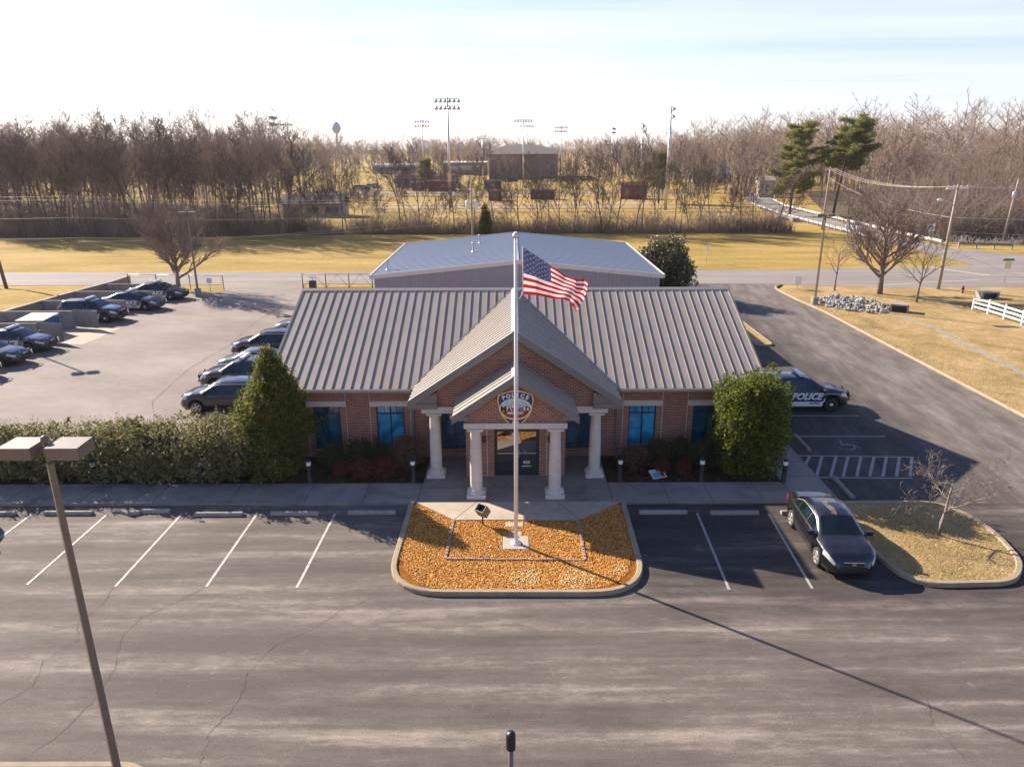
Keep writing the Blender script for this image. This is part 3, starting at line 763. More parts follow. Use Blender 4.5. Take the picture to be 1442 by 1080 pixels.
for i in range(n + 1):
    x = RX0 + .03 + i * sp; g = abs(x - XC) < 4.32
    slope_seam(x, vy(x) if g else EY + .01, RY - .12); slope_seam(x, EY + .01, RY - .12, True)
o = mb.build('roof', M['roof'], ST)
mb = MB()   # ridge cap, rake trim, eave trim
mb.extr([(RY - .17, RZ - .07 + .055), (RY, RZ + .075), (RY + .17, RZ - .07 + .055), (RY + .17, RZ - .09), (RY - .17, RZ - .09)], 'x', RX0 - .02, RX1 + .02); mb.build('ridge_cap', M['ridge'], o)
for x0, x1 in ((RX0 - .05, RX0 - .003), (RX1 + .003, RX1 + .05)):
    mb = MB(); mb.extr([(EY - .01, EZ + .05), (RY, RZ + .05), (BY + .01, EZ + .05), (BY + .01, EZ - .24), (RY, RZ - .24), (EY - .01, EZ - .24)], 'x', x0, x1); mb.build('rake_trim', M['roof_trim'], o)
for x0, x1 in ((RX0, -4.36), (4.64, RX1)): mb = MB(); mb.box(x0, x1, EY + .02, WF - .02, EZ - .20, EZ - .165); mb.build('soffit', M['roof_trim'], o)
for x0, x1 in ((RX0, -4.34), (4.62, RX1)):
    mb = MB(); mb.extr([(EY - .13, EZ + .0), (EY - .13, EZ - .10), (EY - .09, EZ - .15), (EY - .005, EZ - .15), (EY - .005, EZ + .0), (EY - .02, EZ + .0), (EY - .02, EZ - .12), (EY - .11, EZ - .12), (EY - .11, EZ)], 'x', x0, x1); mb.build('gutter', M['ridge'], o)
for x in (-4.38, 4.66):
    mb = MB(); mb.cbox((x, WF - .06, 1.75), .10, .08, 3.1); mb.cbox((x, WF - .22, 3.30), .09, .42, .08, 0, 0, 0, R(-18)); mb.cbox((x, WF - .15, .17), .10, .26, .08, 0, 0, 0, R(20))
    mb.build('downspout', M['roof_trim'], ST)

# plumbing vents
# big entrance gable
GY0 = 27.72; GE = 4.36; GEZ = GR - GP * GE
def gable_roof(xc, half, ridge_z, pitch, y0, yfun, name, seam_from, seam_to):
    """two sloping sheets over an entrance; yfun(dx) is where each line meets what is behind"""
    mb = MB(); T = .13
    for s in (-1, 1):
        NX = 12; top = []; 
        for k in range(NX + 1):
            d = half * k / NX; top.append((xc + s * d, ridge_z - pitch * d, yfun(d)))
        for k in range(NX):
            a, b = top[k], top[k + 1]
            q = [(a[0], y0, a[1]), (b[0], y0, b[1]), (b[0], b[2], b[1]), (a[0], a[2], a[1])]
            u = [(p[0], p[1], p[2] - T) for p in q]
            mb.face(q if s > 0 else q[::-1]); mb.face(u[::-1] if s > 0 else u)
            mb.face([q[0], u[0], u[1], q[1]] if s > 0 else [q[1], u[1], u[0], q[0]])
        e = top[-1]; q = [(e[0], y0, e[1]), (e[0], e[2], e[1]), (e[0], e[2], e[1] - T), (e[0], y0, e[1] - T)]; mb.face(q if s < 0 else q[::-1])
        y = y0 + .04
        while y < seam_to:
            # down-slope seam from the ridge to the eave or valley
            d1 = half
            if yfun(half) < y:
                lo, hi = 0, half
                for _ in range(24):
                    md = (lo + hi) / 2
                    if yfun(md) > y: lo = md
                    else: hi = md
                d1 = lo
            if d1 > .25:
                w = .011; h = .040; d0 = .12
                vs = []
                for d in (d0, d1 - .01):
                    X, Z = xc + s * d, ridge_z - pitch * d; vs += [(X, y - w, Z - .01), (X, y + w, Z - .01), (X, y + w, Z + h), (X, y - w, Z + h)]
                fs = [(0, 1, 2, 3), (7, 6, 5, 4), (0, 4, 5, 1), (1, 5, 6, 2), (2, 6, 7, 3), (3, 7, 4, 0)]
                mb.raw(vs, fs if s < 0 else [f[::-1] for f in fs])
            y += .405
    return mb.build(name, M['roof'], ST)
gr = gable_roof(XC, GE, GR, GP, GY0, lambda d: vy(XC + d), 'gable_roof', 0, 36.4)
mb = MB(); c = .16; mb.extr([(XC - c, GR - GP * c + .06), (XC, GR + .08), (XC + c, GR - GP * c + .06), (XC + c, GR - GP * c - .06), (XC - c, GR - GP * c - .06)], 'y', GY0 - .03, RY - .05); mb.build('ridge_cap', M['ridge'], gr)
def rakes(xc, half, rz, pitch, y, depth, parent):
    for s in (-1, 1):
        mb = MB(); a, b = 0, half + .02
        sec = [(xc + s * a, rz + .045), (xc + s * b, rz - pitch * b + .045), (xc + s * b, rz - pitch * b - depth), (xc + s * a, rz - depth)]
        mb.extr(sec if s < 0 else sec[::-1], 'y', y - .05, y - .003); mb.build('rake_board', M['roof_trim'], parent)
rakes(XC, GE, GR, GP, GY0, .30, gr)
# valley flashings
mb = MB()
for s in (-1, 1):
    for k in range(8):
        d0, d1 = .05 + 4.2 * k / 8, .05 + 4.2 * (k + 1) / 8
        p, q = (XC + s * d0, vy(XC + d0), GR - GP * d0 + .012), (XC + s * d1, vy(XC + d1), GR - GP * d1 + .012)
        f = [p, q, (q[0] + s * .11, q[1], q[2] + .012 - 0), (p[0] + s * .11, p[1], p[2] + .012 - 0)]
        f = [(a, b, EZ + (b - EY) * SL + .016 + .012 * (i > 1)) for i, (a, b, c_) in enumerate(f)]
        mb.face(f if s < 0 else f[::-1])
mb.build('valley_flashing', M['ridge'], gr)
# eave returns: boxed soffit ends with a little sloped cap
def eave_return(x0, x1, y0, y1, z, h, parent):
    mb = MB(); mb.box(x0, x1, y0, y1, z - h, z)
    hi, lo = (x1, x0) if x0 < XC else (x0, x1)
    a = [(lo, z), (hi, z), (hi, z + abs(hi - lo) * GP * .62)]
    if x0 > XC: a = a[::-1]
    mb.extr(a, 'y', y0 + .05, y1); return mb.build('eave_return', M['roof_trim'], parent)
eave_return(XC - GE + .02, XC - GE + 1.18, GY0 + .02, 28.02, 3.46, .22, gr); eave_return(XC + GE - 1.18, XC + GE - .02, GY0 + .02, 28.02, 3.46, .22, gr)
# gable brickwork on its stone beam
BZ = 3.28
mb = MB(); GW = 3.9
pts = [(XC - GW, BZ), (XC + GW, BZ), (XC + GW, GR - GP * GW - .15), (XC, GR - .15), (XC - GW, GR - GP * GW - .15)]
mb.extr(pts[::-1], 'y', 28.05, 28.30)
for s in (-1, 1): mb.box(*(sorted((XC + s * (GW - .25), XC + s * GW))), 28.305, 30.09, BZ, 3.72)
o = mb.build('gable_wall', M['brick'], ST); mb.uv(o)
mb = MB(); mb.box(XC - 3.86, XC + 3.80, 27.92, 28.38, 3.0, BZ - .003)
for s in (-1, 1): mb.box(*(sorted((XC + s * 3.35, XC + s * 3.78))), 28.382, 30.09, 3.0, BZ - .003)
mb.build('stone_beam', M['stone'], ST)
mb = MB(); mb.box(XC - 3.6, XC + 3.6, 28.31, 30.09, 2.93, 2.99); mb.build('porch_ceiling', M['white'], ST)

# small front portico
PY0 = 25.84; PH = 2.42; PR = 5.24; PP = .672
pr = gable_roof(XC, PH, PR, PP, PY0, lambda d: 28.045, 'portico_roof', 0, 27.95)
mb = MB(); mb.extr([(XC - c, PR - PP * c + .06), (XC, PR + .08), (XC + c, PR - PP * c + .06), (XC + c, PR - PP * c - .06), (XC - c, PR - PP * c - .06)], 'y', PY0 - .03, 28.04); mb.build('ridge_cap', M['ridge'], pr)
rakes(XC, PH, PR, PP, PY0, .27, pr)
eave_return(XC - PH + .02, XC - PH + .62, PY0 + .02, 26.12, 3.62, .17, pr); eave_return(XC + PH - .62, XC + PH - .02, PY0 + .02, 26.12, 3.62, .17, pr)
mb = MB(); PW = 1.92
mb.extr([(XC - PW, 3.285), (XC + PW, 3.285), (XC + PW, PR - PP * PW - .14), (XC, PR - .14), (XC - PW, PR - PP * PW - .14)][::-1], 'y', 26.14, 26.36)
for s in (-1, 1): mb.box(*(sorted((XC + s * (PW - .2), XC + s * PW))), 26.365, 28.04, 3.285, 3.82)
o = mb.build('portico_gable', M['brick'], ST); mb.uv(o)
mb = MB(); mb.box(XC - 2.0, XC + 2.0, 26.02, 26.44, 3.06, 3.28)
for s in (-1, 1): mb.box(*(sorted((XC + s * 1.48, XC + s * 1.9))), 26.443, 27.98, 3.06, 3.28)
mb.build('stone_beam', M['stone'], ST)
mb = MB(); mb.box(XC - 1.6, XC + 1.6, 26.37, 27.99, 2.99, 3.05); mb.build('porch_ceiling', M['white'], ST)

# columns: plinth, moulded base, tapering shaft, capital
def column(x, y, top):
    mb = MB(); mb.lathe([(.245, .44), (.25, .9), (.245, 1.4), (.225, 2.2), (.205, top - .18), (.205, top - .15)], 28, (x, y, 0))
    cobj = mb.build('column', M['stone'], ST)
    mb = MB(); mb.chbox((x, y, .125), .76, .76, .17, .015); mb.lathe([(.37, .295), (.385, .33), (.36, .37), (.30, .385), (.29, .40), (.31, .42), (.30, .45), (.255, .46)], 28, (x, y, 0)); mb.build('base', M['stone'], cobj)
    mb = MB(); mb.lathe([(.205, top - .17), (.235, top - .16), (.22, top - .14), (.25, top - .10), (.29, top - .08)], 28, (x, y, 0)); mb.box(x - .31, x + .31, y - .31, y + .31, top - .079, top - .003); mb.build('capital', M['stone'], cobj)
column(-3.22, 28.15, 3.0); column(3.48, 28.15, 3.0); column(-1.43, 26.24, 3.06); column(1.69, 26.24, 3.06)

# entrance vestibule and glazed double door
VX0, VX1, VY = -1.93, 2.22, 28.0
DX0, DX1, DZ = -.75, 1.13, 2.28
mb = MB(); wall_open(mb, VX0, VX1, .12, 2.925, VY, [(DX0, DX1, .12, DZ)], .16)
mb.face([(VX0, 30.08, .12), (VX0, VY, .12), (VX0, VY, 2.925), (VX0, 30.08, 2.925)]); mb.face([(VX1, VY, .12), (VX1, 30.08, .12), (VX1, 30.08, 2.925), (VX1, VY, 2.925)])
for x in (-1.05, 1.45): mb.box(x - .012, x + .012, VY - .004, VY + .001, .12, 2.92, 1)
o = mb.build('vestibule_wall', [M['brick'], M['stone']], ST); mb.uv(o)
mb = MB(); y0, y1 = VY + .06, VY + .14; t = .07; DB = .135
mb.box(DX0, DX0 + t, y0, y1, DB, DZ); mb.box(DX1 - t, DX1, y0, y1, DB, DZ); mb.box(DX0 + t, DX1 - t, y0, y1, DZ - t, DZ); xm = (DX0 + DX1) / 2
door = mb.build('door_frame', M['frame'], ST)
for a, b, hx in ((DX0 + t + .004, xm - .004, xm - .09), (xm + .004, DX1 - t - .004, xm + .09)):
    mb = MB(); y0, y1 = VY + .075, VY + .12; s_ = .055
    mb.box(a, a + s_, y0, y1, DB + .01, DZ - t - .005); mb.box(b - s_, b, y0, y1, DB + .01, DZ - t - .005); mb.box(a + s_, b - s_, y0, y1, DB + .01, DB + .24); mb.box(a + s_, b - s_, y0, y1, DZ - t - .09, DZ - t - .005); mb.box(a + s_, b - s_, y0 + .01, y1 - .01, 1.12, 1.15, 1)
    lf = mb.build('door', [M['frame'], M['steel']], ST)
    mb = MB(); mb.box(a + .03, b - .03, VY + .092, VY + .104, DB + .1, DZ - t - .04); gl = mb.build('pane', M['door_glass'], lf)
    mb = MB(); mb.tube([(hx, VY + .075, .98), (hx, VY + .01, .98), (hx, VY + .01, 1.22), (hx, VY + .075, 1.22)], .014, 6); mb.build('handle', M['steel'], lf)
    if a > .1:
        mb = MB(); cx = (a + b) / 2 - .02
        for s_, z, sz in (('900', .72, .19), ('line', .55, .05)):
            if s_ != '900': mb.box(cx - .2, cx + .2, VY + .087, VY + .0885, z - .018, z + .018); continue
            v, f = text_geo(s_, sz, 0, 1.05, .004); mb.raw(v, f, 0, False, Matrix.Translation((cx, VY + .089, z)) @ Matrix.Rotation(R(90), 4, 'X'))
        mb.build('lettering', M['white'], lf)
for x in (-1.16, 1.56):
    mb = MB(); mb.lathe([(.02, 0), (.07, .03), (.09, .2), (.06, .26), (.0, .3)], 12, (x, VY - .12, 1.72)); mb.cbox((x, VY - .04, 1.85), .05, .08, .1); mb.build('wall_lantern', M['lamp_dark'], ST)
for x in (-2.95, 3.15):
    pass

# ------------------------------------------------------------------ shield over the door
SY = 26.10
t = thing('shield_sign', 'blue and gold POLICE MAYFIELD shield mounted over the station entrance', 'sign', (.13, SY, 3.86))
def shield_outline(k, n=20):
    W_, T_, B_ = .70 * k, .76 * k, .78 * k
    pts = []
    for i in range(n + 1):   # top edge: shallow arch
        u = -1 + 2 * i / n; pts.append((W_ * .93 * u, T_ - .17 * k * u * u - .0))
    for i in range(1, n + 1):
        v = i / n; x = W_ * (.93 + .07 * math.sin(min(1, v * 3) * math.pi)) if v < .33 else W_ * .93 * math.cos((v - .33) / .67 * math.pi / 2) ** .85
        pts.append((max(x, 0), T_ - .17 * k - (T_ - .17 * k + B_) * v))
    for i in range(n - 1, 0, -1):
        x, z = pts[n + i]; pts.append((-x, z))
    return pts
def plate(name, pts, y0, y1, mt, parent):
    mb = MB(); mb.extr(pts, 'y', y0, y1); return mb.build(name, mt, parent)
plate('backing_plate', shield_outline(1.0), -.06, .03, M['gold'], t)
plate('navy_field', shield_outline(.925), -.068, -.0605, M['navy'], t)
def clip_band(z0f, z1f, k=.925, n=24):
    """band of the shield between two curves z0f(x) and z1f(x)"""
    W_ = .70 * k; out_t, out_b = [], []
    for i in range(n + 1):
        x = -W_ * .985 + 2 * W_ * .985 * i / n; out_t.append((x, z1f(x))); out_b.append((x, z0f(x)))
    return out_t + out_b[::-1]
ell = [(.62 * math.cos(a), .02 + .44 * math.sin(a)) for a in [2 * math.pi * i / 40 for i in range(40)]]
plate('landscape_field', ell[::-1], -.074, -.0685, M['cream'], t)
mb = MB()
mb.extr([(.52 * math.cos(a), .10 + .33 * math.sin(a)) for a in [math.pi * i / 20 for i in range(21)]][::-1], 'y', -.078, -.0745, 0)
# domed hall in outline: wings, drum, dome and spire
for x0, x1, z0, z1 in ((-.52, -.13, .10, .17), (.13, .52, .10, .17), (-.13, .13, .10, .22)): mb.box(x0, x1, -.082, -.0785, z0, z1, 1)
for k in range(7): mb.box(-.49 + k * .055, -.465 + k * .055, -.0845, -.0825, .10, .16, 2); mb.box(.135 + k * .055, .16 + k * .055, -.0845, -.0825, .10, .16, 2)
mb.extr([(.10 * math.cos(a), .22 + .12 * math.sin(a)) for a in [math.pi * i / 12 for i in range(13)]][::-1], 'y', -.083, -.0785, 2)
mb.box(-.02, .02, -.083, -.0785, .33, .42, 2)
mb.build('hall_picture', [M['sky_paint'], M['stone'], M['block']], t)
mb = MB(); mb.extr([(.50 * math.cos(a), -.07 + .30 * math.sin(a)) for a in [math.pi + math.pi * i / 20 for i in range(21)]][::-1], 'y', -.079, -.0745); mb.build('red_band', M['maroon'], t)
rot = Matrix.Rotation(R(90), 4, 'X')
mb = MB()
for i, ch in enumerate('POLICE'):
    u = (i - 2.5) / 2.5; v, f = text_geo(ch, .22, 0, 1, .008); mb.raw(v, f, 0, False, Matrix.Translation((.45 * u, -.0715, .565 - .095 * u * u)) @ Matrix.Rotation(u * R(22), 4, 'Y') @ rot)
for s_, z, sz, mi in (('KENTUCKY', -.15, .115, 0),):
    v, f = text_geo(s_, sz, 0, 1.05, .006); mb.raw(v, f, mi, False, Matrix.Translation((0, -.0815, z)) @ rot)
v, f = text_geo('M', .31, 0, 1, .010); mb.raw(v, f, 1, False, Matrix.Translation((-.455, -.0865, .01)) @ rot)
v, f = text_geo('AYFIEL', .225, 0, 1.02, .009); mb.raw(v, f, 1, False, Matrix.Translation((.02, -.0865, -.02)) @ rot)
v, f = text_geo('D', .27, 0, 1, .010); mb.raw(v, f, 1, False, Matrix.Translation((.475, -.0865, .0)) @ rot)
mb.build('lettering', [M['white'], M['black']], t)
mb = MB()
for i in range(26):
    a0, a1 = R(196 + 148 * i / 26), R(196 + 148 * (i + 1) / 26)
    mb.extr([(.60 * math.cos(a0), .0 + .43 * math.sin(a0)), (.60 * math.cos(a1), .0 + .43 * math.sin(a1)), (.545 * math.cos(a1), .01 + .37 * math.sin(a1)), (.545 * math.cos(a0), .01 + .37 * math.sin(a0))], 'y', -.082, -.0795)
mb.build('ribbon', M['gold'], t)
mb = MB(); mb.extr([(.14 * math.cos(a), -.585 + .14 * math.sin(a)) for a in [-2 * math.pi * i / 24 for i in range(24)]], 'y', -.075, -.0685, 0); mb.extr([(.10 * math.cos(a), -.585 + .10 * math.sin(a)) for a in [-2 * math.pi * i / 24 for i in range(24)]], 'y', -.079, -.0755, 1)
mb.build('seal', [M['gold'], M['sky_paint']], t)

# ================================================================== METAL BUILDING BEHIND
t = thing('metal_building', 'long grey metal building with low blue-grey gabled roof behind the station', 'metal building', (0, 0, 0))
SX0, SX1, SY0, SY1, SE, SR, SXC = -9.75, 10.5, 50.0, 67.4, 4.95, 5.95, .37
mb = MB(); sec = [(SX0 + .2, 0), (SX1 - .2, 0), (SX1 - .2, SE - .12), (SXC, SR - .12), (SX0 + .2, SE - .12)]
mb.extr(sec[::-1], 'y', SY0 + .1, SY1 - .1)
k = 0; x = SX0 + .3
while x < SX1 - .3:
    zt = SR - .3 - abs(x - SXC) * (SR - SE) / 10.1
    mb.box(x - .025, x + .025, SY0 + .06, SY0 + .101, 0.02, zt); x += .30
mb.build('wall', M['shed_wall'], t)
mb = MB(); mb.extr([(SX0, SE), (SXC, SR), (SX1, SE), (SX1, SE - .1), (SXC, SR - .1), (SX0, SE - .1)][::-1], 'y', SY0, SY1)
y = SY0 + .3
while y < SY1:
    for s, xe in ((-1, SX0), (1, SX1)):
        z = (SR - SE); vs = []
        for d in (.0, 1.0):
            X = SXC + (xe - SXC) * d; Z = SR - z * d; vs += [(X, y - .02, Z - .01), (X, y + .02, Z - .01), (X, y + .012, Z + .03), (X, y - .012, Z + .03)]
        fs = [(0, 1, 2, 3), (7, 6, 5, 4), (0, 4, 5, 1), (1, 5, 6, 2), (2, 6, 7, 3), (3, 7, 4, 0)]; mb.raw(vs, fs if s < 0 else [f[::-1] for f in fs])
    y += .61
rf = mb.build('roof', M['shed_roof'], t)
mb = MB()
for s, xe in ((-1, SX0), (1, SX1)):
    for ya in (SY0 - .06, SY1 + .003):
        sec = [(SXC, SR + .05), (xe, SE + .05), (xe, SE - .24), (SXC, SR - .24)]; mb.extr(sec if s < 0 else sec[::-1], 'y', ya, ya + .057)
    mb.box(*(sorted((xe + s * .003, xe + s * .12))), SY0 - .06, SY1 + .06, SE - .2, SE + .05)
mb.build('rake_trim', M['shed_trim'], rf)
for s in (1,):
    mb = MB(); mb.box(SXC - .12, SXC + .12, SY0 - .07, SY1 + .07, SR - .0, SR + .06); mb.build('ridge_cap', M['shed_trim'], rf)
for px, py in ((-3.0, 57.0), (-2.7, 62.0), (-8.9, 52.0)):
    z = SR - abs(px - SXC) * (SR - SE) / 10.1; mb = MB(); mb.lathe([(.16, -.05), (.10, .04), (.06, .08), (.06, .6), (.10, .62), (.10, .70), (.0, .74)], 12, (px, py, z)); mb.build('vent_pipe', M['galv'], rf)
mb = MB(); mb.box(-1.9, -.1, SY0 + .045, SY0 + .06, .1, 3.6); mb.build('door', M['blue_grey'], t)
# ================================================================== VEHICLES
def lerp(tab, x):
    if x <= tab[0][0]: return tab[0][1]
    for (a, p), (b, q) in zip(tab, tab[1:]):
        if x <= b: t = (x - a) / (b - a); return p + (q - p) * t
    return tab[-1][1]


def smooth_tab(tab, amt=.10):
    return lambda x: (lerp(tab, x - amt) + 2 * lerp(tab, x) + lerp(tab, x + amt)) / 4


SEDAN = dict(L=4.52, W=1.78, R=.325, wx=(-1.30, 1.33),
    top=[(-2.26, .60), (-2.22, .90), (-2.12, 1.04), (-1.62, 1.09), (-.88, 1.405), (-.35, 1.465), (.05, 1.455), (.40, 1.40), (1.12, 1.03), (1.6, .955), (1.98, .85), (2.17, .70), (2.26, .50)],
    belt=[(-2.26, .55), (-2.15, .90), (-1.6, 1.0), (-.9, .985), (.4, .945), (1.1, .925), (1.6, .87), (2.0, .77), (2.17, .63), (2.26, .45)],
    w=[(-2.26, .66), (-2.14, .78), (-1.8, .85), (-1.2, .885), (1.2, .885), (1.75, .85), (2.05, .74), (2.2, .60), (2.26, .48)],
    wt=[(-2.26, .55), (-2.0, .70), (-1.62, .70), (-.88, .565), (-.3, .575), (.40, .56), (1.12, .70), (1.6, .72), (2.0, .63), (2.2, .48), (2.26, .40)],
    ws=(.44, 1.08), rw=(-1.56, -.92), sides=((.10, .98), (-.80, .04), (-1.22, -.86)), zb=.20)
SUV = dict(L=5.0, W=2.0, R=.375, wx=(-1.45, 1.50),
    top=[(-2.5, .70), (-2.46, 1.10), (-2.36, 1.25), (-2.02, 1.70), (-1.75, 1.755), (-.6, 1.785), (.1, 1.76), (.48, 1.69), (1.22, 1.225), (1.75, 1.165), (2.2, 1.06), (2.42, .88), (2.5, .60)],
    belt=[(-2.5, .66), (-2.4, 1.12), (-2.0, 1.17), (.4, 1.10), (1.2, 1.09), (1.75, 1.05), (2.2, .94), (2.42, .78), (2.5, .54)],
    w=[(-2.5, .84), (-2.35, .92), (-1.9, .975), (-1.4, .995), (1.4, .995), (1.95, .96), (2.25, .86), (2.42, .74), (2.5, .62)],
    wt=[(-2.5, .74), (-2.3, .76), (-2.0, .68), (-.6, .70), (.48, .66), (1.22, .82), (1.75, .84), (2.2, .74), (2.42, .6), (2.5, .5)],
    ws=(.53, 1.17), rw=(-2.34, -2.06), sides=((.18, 1.02), (-.82, .12), (-1.92, -.88)), zb=.24)
PSEDAN = dict(SEDAN); PSEDAN.update(L=5.1, W=1.92, R=.36, wx=(-1.45, 1.50),
    top=[(x * 1.125, z * 1.06) for x, z in SEDAN['top']], belt=[(x * 1.125, z * 1.06) for x, z in SEDAN['belt']], w=[(x * 1.125, z * 1.08) for x, z in SEDAN['w']], wt=[(x * 1.125, z * 1.06) for x, z in SEDAN['wt']],
    ws=(.50, 1.21), rw=(-1.75, -1.04), sides=((.11, 1.1), (-.9, .05), (-1.37, -.97)))


class Car:
    def __init__(s, D):
        s.D = D; s.L = D['L']
        s.top, s.belt, s.w, s.wt = (smooth_tab(D[k], .05) for k in ('top', 'belt', 'w', 'wt'))

    def ring(s, x):
        """half cross-section, from underside centre to roof centre"""
        D = s.D; zt, zbl, w, wt = s.top(x), s.belt(x), s.w(x), s.wt(x)
        e = max(0, abs(x) - s.L / 2 + .55) / .55; zb = D['zb'] + .10 * e * e
        for q in D['wx']:
            d = abs(x - q); ra = D['R'] + .055
            if d < ra: zb = max(zb, D['R'] + math.sqrt(ra * ra - d * d))
        zbl = max(zbl, zb + .08); zt = max(zt, zbl + .03); wt = min(wt, w - .03); k = min(1, (zt - zbl) / .3)
        h = zbl - zb
        return [(0, zb), (w * .90, zb), (w * .975, zb + .04), (w, zb + h * .35), (w * 1.0, zb + h * .72), (w * .975, zbl - .01), (w * .955, zbl + .012),
                (wt + .045 * k + .01, zt - .075 * k - .012), (wt - .02, zt - .012 * k - .006), (wt * .6, zt + .015 * k), (0, zt + .025 * k)]

    def pt(s, x, v, side=1):
        r = s.ring(x); i = min(int(v), len(r) - 2); t = v - i
        return Vector((x, side * (r[i][0] + (r[i + 1][0] - r[i][0]) * t), r[i][1] + (r[i + 1][1] - r[i][1]) * t))

    def body(s):
        mb = MB(); n = 90; rows = []
        xs = [-s.L / 2 + s.L * i / n for i in range(n + 1)]
        for q in s.D['wx']:
            ra = s.D['R'] + .055; xs += [q - ra - .001, q + ra + .001, q - ra + .002, q + ra - .002]
        xs.sort()
        for x in xs:
            r = s.ring(x); rows.append([(x, -y, z) for y, z in r[::-1]] + [(x, y, z) for y, z in r[1:]])
        k = len(rows[0]); vs = [p for r in rows for p in r]
        fs = [(i * k + j, i * k + j + 1, (i + 1) * k + j + 1, (i + 1) * k + j) for i in range(len(xs) - 1) for j in range(k - 1)]
        mb.raw(vs, fs, 0, True)
        m = len(xs) - 1
        mb.raw(rows[0], [tuple(range(k - 1, -1, -1))], 0); mb.raw(rows[-1], [tuple(range(k))], 0)
        return mb

    def patch(s, mb, x0, x1, v0, v1, side=1, nx=8, nv=3, off=.009, m=0, taper=0.0):
        """skin patch lifted off the body surface, with a thin rim"""
        P = []
        for i in range(nx + 1):
            for j in range(nv + 1):
                v = v0 + (v1 - v0) * j / nv; x = x0 + (x1 - x0) * i / nx + taper * j / nv
                p = s.pt(x, v, side); e = .02
                du = s.pt(x + e, v, side) - s.pt(x - e, v, side); dv = s.pt(x, min(v + .05, 9.99), side) - s.pt(x, max(v - .05, 0), side)
                nrm = du.cross(dv) * -side
                nrm = nrm.normalized() if nrm.length > 1e-9 else Vector((0, side, 0))
                P.append(p + nrm * off)
        fs = [(i * (nv + 1) + j, (i + 1) * (nv + 1) + j, (i + 1) * (nv + 1) + j + 1, i * (nv + 1) + j + 1) for i in range(nx) for j in range(nv)]
        mb.raw(P, fs if side > 0 else [f[::-1] for f in fs], m, True)


